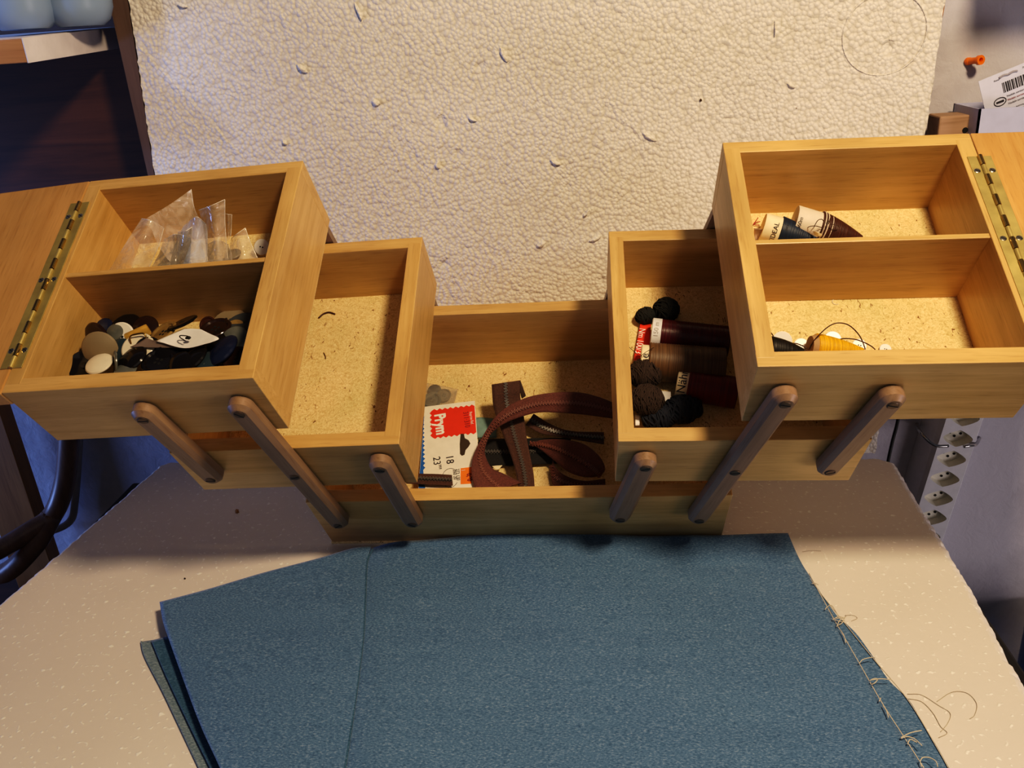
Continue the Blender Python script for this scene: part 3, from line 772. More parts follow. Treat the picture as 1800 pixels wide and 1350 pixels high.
# ================================================================== CONTENTS: BUTTONS
def button_bm(kind, r):
    bm = bmesh.new(); h = r*.26
    if kind == 'rim':       # raised rim, sunk centre with four holes
        lathe(bm, [(0, 0), (r*.8, 0), (r*.97, h*.35), (r, h*.7), (r*.93, h), (r*.80, h), (r*.70, h*.62), (0, h*.55)], 36)
        for i in range(4):
            a = PI/4+i*PI/2
            lathe(bm, [(0, 0), (r*.09, 0), (r*.09, .0002), (0, .0002)], 10, 1, Matrix.Translation((r*.2*math.cos(a), r*.2*math.sin(a), h*.56)))
    elif kind == 'dome':
        lathe(bm, [(0, 0), (r*.85, 0), (r*.98, h*.35), (r, h*.6), (r*.93, h*.95), (r*.7, h*1.35), (r*.35, h*1.6), (0, h*1.68)], 36)
    elif kind == 'flat':
        lathe(bm, [(0, 0), (r*.9, 0), (r, h*.25), (r, h*.5), (r*.92, h*.72), (0, h*.68)], 36)
        for i in range(2):
            lathe(bm, [(0, 0), (r*.09, 0), (r*.09, .0002), (0, .0002)], 10, 1, Matrix.Translation(((-1)**i*r*.16, 0, h*.68)))
    elif kind == 'cup':
        lathe(bm, [(0, -h*.1), (r*.6, 0), (r*.95, h*.55), (r, h*.9), (r*.95, h), (r*.6, h*.45), (r*.25, h*.3), (0, h*.3)], 36)
        lathe(bm, [(0, h*.3), (r*.22, h*.3), (r*.2, h*.75), (0, h*.85)], 14)
    return bm
BM = dict(black=plain('btn_black', (.010, .008, .008), .12), brownblack=plain('btn_brownblack', (.03, .013, .010), .15),
          taupe=plain('btn_taupe', (.25, .20, .13), .45), navy=plain('btn_navy', (.014, .020, .06), .15), cream=plain('btn_cream', (.72, .66, .54), .25),
          white=plain('btn_white', (.82, .80, .76), .3), olive=plain('btn_olive', (.26, .17, .06), .2, var=.3, bscale=400), horn=plain('btn_horn', (.55, .34, .08), .25, var=.2, bscale=400),
          slate=plain('btn_slate', (.055, .065, .075), .25), grey=plain('btn_grey', (.13, .14, .13), .25, var=.15), teal=plain('btn_teal', (.03, .05, .065), .15), brown=plain('btn_brown', (.06, .02, .012), .2))
x_, z_, w_, h_, a_ = TR['Lt']
FLt = z_-h_+TFL
cache = {}
def put_button(k, p, nrm, r, kind, col, label, group=None, name='button'):
    key = (kind, round(r, 4), col)
    if key not in cache:
        o = mk(name, button_bm(kind, r), [BM[col], M_SLOT], None, None, True, True); cache[key] = o.data
    else:
        o = bpy.data.objects.new(name, cache[key]); C.objects.link(o)
    o.matrix_world = TM[k] @ Matrix.Translation(p) @ frame_z(nrm, Vector((.3, 1, .1)))
    tag(o, label, 'button', group); return o
BT = [  # u, v, radius, kind, colour, normal, height, label
    (143, 600, .0175, 'dome', 'brownblack', (-.35, -.65, .55), .022, 'large glossy brown-black button standing on edge behind the taupe one'),
    (178, 613, .0165, 'dome', 'taupe', (.15, -.75, .65), .030, 'large round taupe button facing the viewer at left of pile'),
    (183, 577, .0095, 'dome', 'navy', (0, -.35, .9), .014, 'navy blue button at the back left of the pile'),
    (129, 645, .0145, 'cup', 'black', (.15, -.2, .95), .026, 'black cupped button in the front left corner of the tray'),
    (176, 642, .0125, 'dome', 'cream', (0, .15, 1), .030, 'cream domed button against the front rim of the tray'),
    (205, 639, .0115, 'flat', 'grey', (-.75, -.3, .5), .030, 'pale thin button leaning steeply beside the cream domed one'),
    (214, 592, .0135, 'flat', 'white', (0, -.45, .9), .019, 'streaky white button behind the taupe one'),
    (222, 580, .0165, 'flat', 'black', (0, -.1, 1), .014, 'large flat black button at the back of the pile, left of centre'),
    (257, 579, .013, 'dome', 'brownblack', (.1, -.3, .95), .014, 'dark brown button behind the horn toggle'),
    (289, 588, .0145, 'rim', 'olive', (-.25, .2, .9), .022, 'olive-gold horn button left of the paper tag'),
    (322, 570, .0145, 'flat', 'black', (-.25, .5, .8), .024, 'glossy black button tilted up behind the paper tag'),
    (244, 613, .0150, 'flat', 'cream', (.1, -.15, 1), .027, 'flat cream button tucked under the grey end of the tag'),
    (380, 581, .0150, 'rim', 'brownblack', (0, .3, 1), .021, 'large dark brown button right of the paper tag'),
    (403, 565, .0155, 'flat', 'taupe', (0, .2, 1), .012, 'beige button against the divider at back right'),
    (426, 570, .0150, 'flat', 'slate', (0, .25, .95), .018, 'dark slate button in the back right corner of pile'),
    (415, 598, .0130, 'dome', 'grey', (.1, -.2, 1), .022, 'grey-green domed button near the right wall of tray'),
    (393, 619, .0175, 'dome', 'navy', (-.35, .15, .9), .024, 'big navy blue button leaning at the right end of pile'),
    (382, 604, .0155, 'dome', 'black', (-.15, .1, .9), .021, 'glossy black button half under the right tip of the tag'),
    (342, 631, .0155, 'dome', 'black', (-.3, .1, .9), .026, 'glossy black button in front of the paper tag'),
    (235, 633, .0150, 'dome', 'black', (-.2, .1, .9), .027, 'glossy black button in front of the flat cream one'),
    (280, 638, .0150, 'rim', 'black', (.05, .1, .9), .027, 'dark brown rimmed button near the front rim, centre'),
    (214, 618, .0120, 'dome', 'teal', (0, -.35, .9), .024, 'dark teal button between the taupe and cream ones'),
    (222, 653, .0105, 'dome', 'grey', (0, .2, 1), .029, 'small greenish grey button touching the front rim'),
    (304, 622, .0150, 'dome', 'black', (.2, -.3, .9), .024, 'glossy black button under the middle of the tag'),
    (366, 571, .0080, 'rim', 'brown', (0, -.3, .9), .016, 'small reddish brown button behind the dark brown one'),
    (413, 582, .0110, 'flat', 'olive', (0, -.2, 1), .018, 'olive brown button by the right wall of the tray'),
    (418, 634, .0130, 'rim', 'brownblack', (0, -.2, 1), .024, 'brown-black button in the front right corner of tray'),
    (203, 585, .0085, 'dome', 'grey', (0, -.3, 1), .022, 'small grey button between the taupe and white ones'),
    (262, 615, .0120, 'rim', 'black', (.3, -.3, .9), .024, 'black rimmed button beside the flat cream one'),
    (320, 641, .0120, 'dome', 'black', (-.1, -.2, 1), .029, 'black button against the front rim, below the tag'),
    (365, 637, .0130, 'dome', 'teal', (.1, .2, 1), .024, 'dark blue-green button at the front rim, right of centre')]
xlo, xhi = x_+TS, x_+w_-TS
for u, v, r, kind, col, nrm, h, lab in BT:
    p = intray('Lt', u, v, h)
    p.x = min(max(p.x, xlo+r*.7), xhi-r*.8); p.y = min(max(p.y, TF+r*.55), .1225-r*.6)
    put_button('Lt', p, nrm, r, kind, col, lab)
random.seed(11)
for i in range(34):
    r = random.choice((.009, .011, .013, .0145)); y = random.uniform(TF+r, .058)
    hmax = .018*(1-(y-.02)/.06)+.003
    p = Vector((random.uniform(xlo+r, xhi-r), y, FLt+random.uniform(.001, max(.003, hmax))))
    put_button('Lt', p, (random.uniform(-.4, .4), random.uniform(-.5, .1), .9), r, random.choice(('dome', 'rim', 'flat')),
               random.choice(('black', 'black', 'black', 'brownblack', 'navy', 'slate', 'brown')), 'dark button buried in the button pile under the others', 'buried dark buttons in the pile')
# horn toggle
S8 = lambda X, Y: (80+X/4.5, 520+Y/4.5)
a = intray('Lt', *S8(640, 345), .027); b = intray('Lt', *S8(820, 262), .027); bm = bmesh.new()
L_ = (b-a).length
box(bm, -.005, .005, -.0032, .0032, 0, L_, .0015)
o = mk('toggle_button', bm, BM['horn'], None, TM['Lt'] @ Matrix.Translation(a) @ frame_z(b-a, Vector((0, -1, .3))), True, True); tag(o, 'amber horn bar button lying across the pile', 'button')
# little brass buckle
bm = bmesh.new(); a = intray('Lt', *S8(735, 350), .032)
tube(bm, [(.0075*math.copysign(abs(math.cos(t*PI/10))**.5, math.cos(t*PI/10)), .0055*math.copysign(abs(math.sin(t*PI/10))**.5, math.sin(t*PI/10)), 0) for t in range(20)], .0008, 6, 0, True)
o = mk('wire_buckle', bm, M_BRASSP, None, TM['Lt'] @ Matrix.Translation(a) @ frame_z((.1, -.6, .6))); tag(o, 'small brass wire buckle in front of the amber horn bar', 'buckle')
# paper tag, bent
def sheet(k, rows, nu, nv, mat, name, thick=.0003, parent=None):
    # rows: list of rows of (u,v,h) control points in tray k
    bm = bmesh.new(); crv = [spline([intray(k, *c) for c in row], nu) for row in rows]
    g = []
    cols = [spline([crv[r][i] for r in range(len(rows))], nv) for i in range(nu)]
    for j in range(nv): g.append([bm.verts.new(cols[i][j]) for i in range(nu)])
    for j in range(nv-1):
        for i in range(nu-1): bm.faces.new((g[j][i], g[j][i+1], g[j+1][i+1], g[j+1][i]))
    if parent is not None: o = mk(name, bm, mat, parent, None, True)
    else:
        o = mk(name, bm, mat, None, TM[k], True); recenter(o)
    solid(o, thick, 0); return o
q8 = lambda X, Y, h: (*S8(X, Y), h)
o = sheet('Lt', [[q8(1100, 262, .037), q8(1165, 260, .037), q8(1230, 265, .037)], [q8(990, 308, .036), q8(1130, 325, .034), q8(1300, 300, .037)], [q8(885, 355, .036), q8(1060, 385, .034), q8(1372, 338, .040)], [q8(900, 362, .036), q8(1100, 414, .036), q8(1300, 372, .040)]], 16, 16, M_PAPER, 'paper_tag')
tag(o, 'white curled paper tag with a black hook lying on the buttons', 'tag')
inv = o.matrix_world.inverted() @ TM['Lt']
bm = bmesh.new()
ps_ = [intray('Lt', *S8(X, Y), .0405) for X, Y in ((1105, 355), (1065, 330), (1068, 314), (1120, 318), (1130, 328))]
tube(bm, spline(ps_, 18), .0005, 6)
t = bmesh.new(); bmesh.ops.create_icosphere(t, subdivisions=2, radius=.0022); 
for w2 in t.verts: w2.co = Vector((w2.co.x*1.3, w2.co.y*random.uniform(.6, 1), w2.co.z*.5))
join(bm, t, 0, Matrix.Translation(intray('Lt', *S8(1128, 332), .0405)))
bmesh.ops.transform(bm, matrix=inv, verts=bm.verts); mk('hook', bm, M_BLACK, o)
o = sheet('Lt', [[q8(800, 332, .033), q8(850, 350, .034), q8(900, 358, .036)], [q8(740, 370, .032), q8(860, 385, .0325), q8(980, 385, .034)], [q8(670, 405, .031), q8(820, 410, .031), q8(1045, 413, .033)]], 12, 10, plain('grey_paper', (.22, .17, .15), .7), 'card_scrap')
tag(o, 'grey-brown pointed card scrap left of the white tag', 'card scrap')

# ================================================================== BAGS in left top tray
S1 = lambda X, Y: (170+X/5.4545, 320+Y/5.4545)
def bag(rows, ys, mat, lab, edge=None, name='plastic_bag'):
    # rows of (X,Y) zoom points; ys: matching tray y per row (bottom row nearest the divider)
    bm = bmesh.new(); nu, nv = 18, 18
    rr = []
    for row, yy in zip(rows, ys):
        pts = []
        for i, (X, Y) in enumerate(row):
            bul = .012*math.sin(PI*i/max(1, len(row)-1))
            p = intray('Lt', *S1(X, Y), ax=1, val=yy-bul*.6); pts.append(p)
        rr.append(spline(pts, nu))
    cols = [spline([rr[r][i] for r in range(len(rr))], nv) for i in range(nu)]
    fl = FLt+.0005
    g = [[bm.verts.new((c.x, c.y, max(c.z, fl))) for c in (cols[i][j] for i in range(nu))] for j in range(nv)]
    for j in range(nv-1):
        for i in range(nu-1): bm.faces.new((g[j][i], g[j][i+1], g[j+1][i+1], g[j+1][i]))
    top = [v.co.copy() for v in g[0]]; rt = [r_[-1].co.copy() for r_ in g]; lf = [r_[0].co.copy() for r_ in g]
    o = mk(name, bm, mat, None, TM['Lt'], True)
    recenter(o); tag(o, lab, 'plastic bag')
    inv = o.matrix_world.inverted() @ TM['Lt']
    bm = bmesh.new()
    for pth in (top, rt) if edge is None else edge(top, rt, lf):
        tube(bm, pth, .00035, 5)
    bmesh.ops.transform(bm, matrix=inv, verts=bm.verts)
    mk('sealed_edge', bm, M_FILME, o); return o
bag([[(430, 350), (520, 370), (645, 440)], [(300, 550), (430, 600), (590, 620)], [(110, 860), (300, 860), (480, 860)]], (.175, .152, .1335), M_FILM, 'clear plastic sleeve curled into a tube, leftmost in the tray')
bag([[(905, 70), (930, 230), (975, 340), (1055, 440)], [(700, 215), (780, 360), (900, 480), (1058, 560)], [(480, 345), (600, 620), (760, 800), (1060, 800)]], (.190, .172, .140), M_FILM, 'tall clear plastic bag whose corner points highest')
bag([[(880, 380), (960, 335), (1045, 400)], [(810, 470), (950, 480), (1060, 500)], [(760, 800), (900, 800), (1060, 800)]], (.165, .160, .138), M_FILMB, 'bluish plastic bag bulging in the middle of the tray')
bag([[(780, 480), (850, 470), (915, 432)], [(740, 620), (820, 640), (900, 640)], [(560, 830), (720, 820), (880, 820)]], (.150, .145, .136), M_FILMG, 'greyish clear bag with crinkled front beside the bluish bag')
bag([[(980, 270), (1100, 225), (1228, 168)], [(1030, 480), (1130, 460), (1232, 430)], [(1062, 800), (1160, 790), (1262, 780)]], (.168, .158, .140), M_FILM, 'clear upright bag with a straight right edge')
bag([[(1228, 300), (1260, 310), (1295, 312)], [(1225, 480), (1260, 470), (1290, 440)], [(1228, 560), (1260, 560), (1285, 520)]], (.172, .168, .164), M_FILM, 'narrow clear strip of film behind the upright bag')
bag([[(1290, 540), (1340, 500), (1425, 440)], [(1275, 640), (1370, 600), (1470, 570)], [(1262, 790), (1400, 780), (1555, 760)]], (.160, .150, .136), M_FILM, 'small clear bag leaning at the right end of the row')
bag([[(640, 560), (760, 500), (900, 540)], [(600, 680), (740, 650), (900, 690)], [(520, 830), (700, 830), (900, 830)]], (.158, .150, .1345), M_FILMG, 'crumpled clear bag low in the row beside the curled sleeve')
bag([[(1060, 600), (1160, 560), (1260, 600)], [(1060, 690), (1160, 670), (1290, 690)], [(1040, 810), (1160, 800), (1300, 790)]], (.160, .152, .1345), M_FILMG, 'crumpled greyish bag low in front of the upright clear bag')
p = intray('Lt', *S1(1585, 625), .010)
put_button('Lt', p, (0, -.55, .8), .0080, 'flat', 'white', 'white button right of the plastic bags in the tray')
p = intray('Lt', *S1(1310, 700), .004)
put_button('Lt', p, (0, .2, .9), .0085, 'dome', 'taupe', 'beige button showing through the small clear bag')

# ML scraps
bm = bmesh.new(); tube(bm, spline([intray('Lm', u, v, .0012) for u, v in ((560, 559), (568, 552), (578, 549), (589, 552))], 14), .0009, 6)
o = mk('thread_scrap', bm, M_TDBR, None, TM['Lm']); recenter(o); tag(o, 'short curved brown thread scrap on the bare tray floor', 'thread')
bm = bmesh.new(); tube(bm, spline([intray('Lm', u, v, .0006) for u, v in ((569, 620), (572, 627), (572, 631))], 8), .0005, 6)
o = mk('thread_scrap', bm, M_TBRN, None, TM['Lm']); recenter(o); tag(o, 'tiny brown fibre below the curved brown thread scrap', 'thread')

# ================================================================== BOTTOM TRAY: card, zippers
S4 = lambda X, Y: (700+X/4.286, 620+Y/4.286)
def b4(X, Y, h): return intray('B', *S4(X, Y), h)
# card frame: lies near the floor, sloping
cTL, cTR, cBL = b4(200, 408, .020), b4(577, 362, .020), b4(150, 1030, .034)
exc = (cTR-cTL); wc = exc.length; exc.normalize(); eyc = (cBL-cTL); eyc -= exc*eyc.dot(exc); hc = eyc.length; eyc.normalize(); ezc = exc.cross(-eyc)
CFm = TM['B'] @ (Matrix.Translation(cTL) @ Matrix((exc, -eyc, ezc)).transposed().to_4x4())   # x right, y up, z toward viewer, origin top-left
pk = empty('notions_card', CFm, 'white haberdashery card with red logo panel standing in the bottom tray', 'packaging')
icf = CFm.inverted()
def c4(X, Y):                                                # zoom-4 pixel -> card local xy
    o = icf @ CAM; r = icf.to_3x3() @ ray(*S4(X, Y)); s = -o.z/r.z; q = o+s*r; return q.x, q.y
def flat(name, pts, z, mat, parent):
    bm = bmesh.new(); f = bm.faces.new([bm.verts.new((x, y, z)) for x, y in pts]); bmesh.ops.triangulate(bm, faces=[f]); return mk(name, bm, mat, parent)
def zig(p, q, n, amp):                                       # pinked line from p to q
    out = []; p, q = Vector(p), Vector(q); d = (q-p); nn = Vector((-d.y, d.x)).normalized()
    for i in range(n):
        out.append(tuple(p+d*i/n)); out.append(tuple(p+d*(i+.5)/n+nn*amp))
    return out
outline = [c4(200, 408)]+[c4(577, 362), c4(600, 690), c4(585, 1040)]+[c4(150, 1040)]+[c4(185, 600)]
bm = bmesh.new(); f = bm.faces.new([bm.verts.new((x, y, 0)) for x, y in outline]); bmesh.ops.triangulate(bm, faces=[f])
card = mk('card', bm, plain('card_white', (.84, .81, .74), .6), pk); solid(card, .0004, 0)
# zigzag blue band on the left
zz = zig(c4(196, 480), c4(205, 900), 13, -.0024)
flat('blue_band', zz+[c4(205, 1035), c4(152, 1035), c4(187, 600)], .0003, M_BLUEP, pk)
# red pinked panel
a, b, c, d = c4(252, 440), c4(575, 402), c4(588, 600), c4(258, 640)
flat('red_panel', zig(a, b, 8, .0024)+[b, c]+zig(c, d, 8, .0024)+zig(d, a, 6, .0024), .0003, M_RED, pk)
tM = lambda X, Y, rz=-90: Matrix.Translation((*c4(X, Y), .0007)) @ Matrix.Rotation(R(rz), 4, 'Z')
text(pk, 'Prym', .0175, M_WINK, tM(318, 540, -86), 'logo_text', sx=.82, bold=.0008)
text(pk, '311·310', .0085, M_DKRED, tM(514, 505, -86), sx=.85)
text(pk, 'Reprise Ref.', .0048, M_WINK, tM(552, 495, -86), sx=.8)
text(pk, '18', .0120, M_INK, tM(388, 806, -86))
text(pk, "23'''", .0115, M_INK, tM(292, 835, -86))
text(pk, '273 130', .0055, M_INK, tM(450, 920, -88), sx=.85); text(pk, '260 20', .0055, M_INK, tM(428, 920, -88), sx=.85)
flat('orange_panel', [c4(470, 872), c4(552, 862), c4(552, 988), c4(470, 992)], .0003, M_ORP, pk)
text(pk, '1', .006, M_WINK, tM(490, 888, -88)); text(pk, '0,90', .0075, M_DKRED, tM(536, 940, -88), sx=.8, bold=.0002)
# hanger hole
hp_ = [(470, 612), (495, 612), (502, 645), (530, 660), (544, 685), (530, 710), (508, 735), (500, 770), (480, 778), (466, 765), (464, 690)]
flat('hanger_hole', [c4(*q) for q in hp_], .0004, plain('hole_dark', (.06, .04, .025), .9), pk)
bm = bmesh.new(); cx, cy = c4(392, 945)
tube(bm, [(cx+.009*math.cos(t*PI/16), cy+.0125*math.sin(t*PI/16), .0006) for t in range(4, 30)], .00022, 4); mk('printed_circle', bm, M_INK, pk)

def zipper(k, A, B, tape_m, teeth_m, lab, n=70, name='zipper', slider=None, Sf=S4, gap=.0):
    eA = spline([intray(k, *Sf(x, y), h) for x, y, h in A], n); eB = spline([intray(k, *Sf(x, y), h) for x, y, h in B], n)
    fl = TR[k][1]-TR[k][3]+TFL+.0008
    for q in eA+eB: q.z = max(q.z, fl); q.y = max(q.y, TF+.0012); q.y = min(q.y, D-TF-.001)
    bm = bmesh.new(); m = 8; g = []
    for i in range(n):
        row = []
        a, b = eA[i], eB[i]
        t = (eA[min(i+1, n-1)]-eA[max(i-1, 0)]).normalized(); nr = t.cross(b-a).normalized()
        for j in range(m+1):
            s = j/m; row.append(bm.verts.new(a.lerp(b, s)+nr*.0012*math.exp(-((s-.5)/.12)**2)))
        g.append(row)
    for i in range(n-1):
        for j in range(m): bm.faces.new((g[i][j], g[i+1][j], g[i+1][j+1], g[i][j+1]))
    o = mk(name, bm, tape_m, None, TM[k], True); solid(o, .0007, 0); recenter(o); tag(o, lab, 'zipper')
    inv = o.matrix_world.inverted() @ TM[k]
    bm = bmesh.new(); mid = [eA[i].lerp(eB[i], .5) for i in range(n)]
    tot = sum((mid[i+1]-mid[i]).length for i in range(n-1)); cnt = max(8, int(tot/.0017)); acc = 0; i = 0; step = tot/cnt; tgt = step/2; run = 0
    for kk in range(cnt):
        while i < n-2 and run+(mid[i+1]-mid[i]).length < tgt: run += (mid[i+1]-mid[i]).length; i += 1
        f = (tgt-run)/max(1e-9, (mid[i+1]-mid[i]).length); p = mid[i].lerp(mid[i+1], f)
        t = (mid[i+1]-mid[i]).normalized(); wv = (eB[i]-eA[i]).normalized(); nr = t.cross(wv).normalized(); wv = nr.cross(t)
        Mx = Matrix((t, wv, nr)).transposed().to_4x4()
        for s in (-1, 1):
            box(bm, -.00050, .00050, -.0017, .0017, -.0011, .0011, 0, 0, Matrix.Translation(p+wv*s*.0006*(1 if kk % 2 else -1)+(nr*s*.0012)) @ Mx)
        tgt += step
    bmesh.ops.transform(bm, matrix=inv, verts=bm.verts); mk('teeth', bm, teeth_m, o)
    if slider is not None:
        i = int(slider*(n-1)); p = mid[i]; t = (mid[min(i+1, n-1)]-mid[i-1]).normalized(); wv = (eB[i]-eA[i]).normalized(); nr = t.cross(wv).normalized(); wv = nr.cross(t)
        bm = bmesh.new(); Mx = Matrix((t, wv, nr)).transposed().to_4x4()
        box(bm, -.005, .005, -.004, .004, .001, .0035, .001); box(bm, -.003, .014, -.002, .002, .0042, .0052, .0004)
        bmesh.ops.transform(bm, matrix=inv @ Matrix.Translation(p) @ Mx, verts=bm.verts); mk('slider', bm, teeth_m, o)
    return o
# black zipper on the floor
zipper('B', [(600, 652, .006), (800, 648, .006), (1000, 645, .006), (1300, 640, .006)], [(640, 850, .006), (820, 852, .006), (1000, 845, .006), (1300, 830, .006)], M_ZBLK, M_TEETHK, 'black zipper lying flat on the bottom tray floor under the brown ones')
# back loop dark brown
zipper('B', [(1020, 460, .020), (1150, 540, .016), (1300, 590, .012), (1550, 600, .012)], [(960, 545, .020), (1080, 610, .016), (1250, 640, .012), (1550, 690, .012)], M_ZBRN, M_TEETHM, 'dark brown zipper loop in shadow behind the curled zippers')
# lower right leaf-shaped loop
zipper('B', [(985, 680, .016), (1100, 655, .022), (1250, 655, .030), (1400, 690, .034), (1515, 780, .034), (1558, 870, .030), (1530, 925, .022)],
       [(1000, 690, .014), (1070, 730, .016), (1160, 800, .020), (1270, 890, .024), (1370, 930, .026), (1450, 938, .024), (1500, 932, .020)], M_ZRED, M_TEETHR, 'reddish brown zipper folded into a leaf shape at lower right')
zipper('B', [(1165, 800, .016), (1190, 870, .014), (1270, 930, .012), (1400, 965, .012), (1560, 950, .012)], [(1150, 900, .010), (1170, 1000, .008), (1280, 1030, .006), (1400, 1040, .006), (1560, 1040, .006)], M_ZRED, M_TEETHR, 'reddish brown zipper end under the leaf-shaped loop')
# metal tooth zipper, vertical
zipper('B', [(958, 330, .020), (945, 270, .040), (925, 215, .050), (810, 225, .051), (704, 240, .050), (708, 310, .046), (715, 390, .040), (740, 490, .034), (790, 620, .030), (850, 780, .028), (885, 900, .028), (905, 1010, .028)][4:],
       [(918, 208, .052), (918, 280, .048), (922, 350, .042), (945, 470, .036), (965, 620, .032), (995, 780, .030), (1018, 900, .030), (1028, 1010, .030)], M_ZBRN, M_TEETHM, 'brown zipper with dark metal teeth crossing under the long one', slider=None)
sheet('B', [[(*S4(918, 207), .052), (*S4(935, 250), .040), (*S4(962, 325), .022)], [(*S4(915, 225), .050), (*S4(918, 290), .038), (*S4(930, 345), .022)]], 14, 4, M_ZBRN, 'zipper_end', .0006)
tag(bpy.data.objects['zipper_end'], 'short folded-back brown zipper end at the top of the metal one', 'zipper')
# the long arching zipper
zipper('B', [(1640, 385, .058), (1500, 330, .060), (1350, 298, .060), (1180, 300, .060), (1000, 328, .060), (850, 390, .058), (735, 480, .054), (660, 590, .046), (600, 700, .045), (562, 800, .043), (552, 900, .042), (570, 1000, .041), (600, 1080, .040)],
       [(1640, 500, .046), (1500, 480, .048), (1380, 465, .048), (1200, 452, .049), (1050, 452, .050), (900, 492, .050), (790, 540, .048), (705, 605, .042), (662, 690, .040), (655, 770, .036), (705, 868, .032), (800, 915, .030), (930, 980, .030)],
       M_ZRED, M_TEETHR, 'long reddish brown zipper arching over the others in the bottom tray', 110)
# zipper end front left (zigzag cut)
zipper('B', [(60, 905, .036), (160, 912, .036), (290, 915, .036), (405, 922, .036)], [(60, 985, .040), (160, 990, .040), (290, 998, .040), (412, 1000, .040)], M_ZBRN, M_TEETHK, 'dark brown zipper end with pinked tip over the card bottom', 30)
# teal piece
o = sheet('B', [[(*S4(580, 490), .003), (*S4(640, 487), .003), (*S4(740, 500), .003)], [(*S4(580, 640), .003), (*S4(650, 640), .003), (*S4(740, 640), .003)]], 8, 8, plain('teal_fabric', (.20, .32, .31), .8, var=.12), 'fabric_scrap'); tag(o, 'pale teal fabric scrap on the floor beside the logo card', 'fabric scrap')
o = sheet('B', [[(*S4(705, 855), .011), (*S4(745, 850), .011), (*S4(786, 848), .011)], [(*S4(730, 878), .010), (*S4(750, 880), .010), (*S4(765, 872), .010)]], 8, 8, M_CREAM, 'paper_scrap'); tag(o, 'tiny cream paper scrap below the black zipper', 'paper scrap')
# clear bag with small buttons
o = sheet('B', [[(*S4(180, 222), .006), (*S4(330, 250), .007), (*S4(450, 275), .005)], [(*S4(180, 320), .007), (*S4(310, 325), .009), (*S4(435, 340), .006)], [(*S4(170, 420), .006), (*S4(300, 410), .007), (*S4(420, 395), .005)]], 14, 12, M_FILMT, 'small_bag'); tag(o, 'small greyish clear bag of buttons above the logo card', 'plastic bag')
put_button('B', b4(255, 365, .004), (0, 0, 1), .0115, 'rim', 'grey', 'pale translucent button inside the small greyish bag')
put_button('B', b4(345, 325, .003), (0, 0, 1), .0090, 'rim', 'taupe', 'smaller taupe button inside the small greyish bag')
put_button('B', b4(275, 285, .003), (.1, 0, 1), .0080, 'dome', 'slate', 'dark button at the top inside the small greyish bag')

# ================================================================== RIGHT MIDDLE TRAY: spools and yarn
S5 = lambda X, Y: (1040+X/4.5, 480+Y/4.5)
def spool(k, Sf, A, B, hA, hB, rA, rB, body, lab, name='thread_spool', label_len=.35, lab_r=1.0, cap=M_CREAM, txt=None, txm=M_INK, tsize=.006, windings=True, cat='spool', toff=0):
    a = intray(k, *Sf(*A), hA); b = intray(k, *Sf(*B), hB)
    d = b-a; L = d.length; Mx = Matrix.Translation(a) @ frame_z(d, Vector((0, -.4, 1)))
    root = empty(name, TM[k] @ Mx, lab, cat)
    bm = bmesh.new(); l0 = L*label_len; n = 60
    prof = [(0, l0*.98), (rA*.9, l0*.98)]
    for i in range(n+1):
        t = i/n; r = rA+(rB-rA)*t
        prof.append((r*(1+(.012 if i % 2 else -.012)) if windings else r, l0+(L-l0)*t))
    prof += [(rB*.8, L), (0, L)]
    lathe(bm, prof, 32); mk('thread_winding', bm, body, root, None, True)
    bm = bmesh.new(); rl = rA*lab_r
    lathe(bm, [(rl*.55, .002), (rl*.55, 0), (rl*.93, 0), (rl, .0008), (rl, l0), (rl*.8, l0+.0008)], 32)
    lathe(bm, [(0, .0018), (rl*.56, .0018)], 32)
    core = mk('cap', bm, cap, root, None, True, True)
    if txt:   # bend the text around the cap, reading around the circumference
        cu_o = text(core, txt, tsize, txm, Matrix.Identity(4))
        me = cu_o.data
        cl = (TM[k] @ Mx).inverted() @ CAM; th0 = math.atan2(cl.y, cl.x)
        for v in me.vertices:
            th = th0-v.co.x/rl+R(toff); zz_ = l0/2-v.co.y
            v.co = Vector(((rl+.00025)*math.cos(th), (rl+.00025)*math.sin(th), zz_))
    return root

def ball(k, Sf, c, h, rx, ry, rz, mat, lab, n=14, name='yarn_bundle', ang=0, extra=None, tr=.0011):
    # wound bundle: many strands looping round an ellipsoid
    p = intray(k, *Sf(*c), h); bm = bmesh.new()
    blobs = [(Vector((0, 0, 0)), rx, ry, rz, ang)]+(extra or [])
    for off, ax_, ay_, az_, an in blobs:
        t = bmesh.new(); bmesh.ops.create_uvsphere(t, u_segments=20, v_segments=12, radius=1)
        join(bm, t, 0, Matrix.Translation(off) @ Matrix.Rotation(R(an), 4, 'Z') @ Matrix.Diagonal((ax_*.9, ay_*.9, az_*.9, 1)))
        for i in range(n):
            q = Matrix.Rotation(R(an), 4, 'Z') @ Matrix.Diagonal((ax_, ay_, az_, 1)) @ Matrix.Rotation(random.uniform(-.5, .5), 4, 'Y') @ Matrix.Rotation(random.uniform(-.6, .6), 4, 'Z')
            o_ = random.uniform(-.85, .85); rr = math.sqrt(1-o_*o_)*random.uniform(.92, 1.04); ph = random.uniform(0, 6)
            pts = []
            for j in range(26):
                th = 2*PI*j/26
                v = Vector((o_+.06*math.sin(th*2+ph), rr*math.cos(th), rr*math.sin(th)))
                pts.append(off+(q @ v))
            tube(bm, pts, tr, 5, 0, True)
    o = mk(name, bm, mat, None, TM[k] @ Matrix.Translation(p), True); tag(o, lab, 'yarn'); return o
random.seed(5)
ball('Rm', S5, (590, 290), .011, .0130, .0135, .011, M_YBLK, 'small black yarn skein at the back of the spool tray', 40, 'yarn_skein', 30, [(Vector((-.0215, -.006, -.002)), .0105, .0085, .009, 20)], tr=.0008)
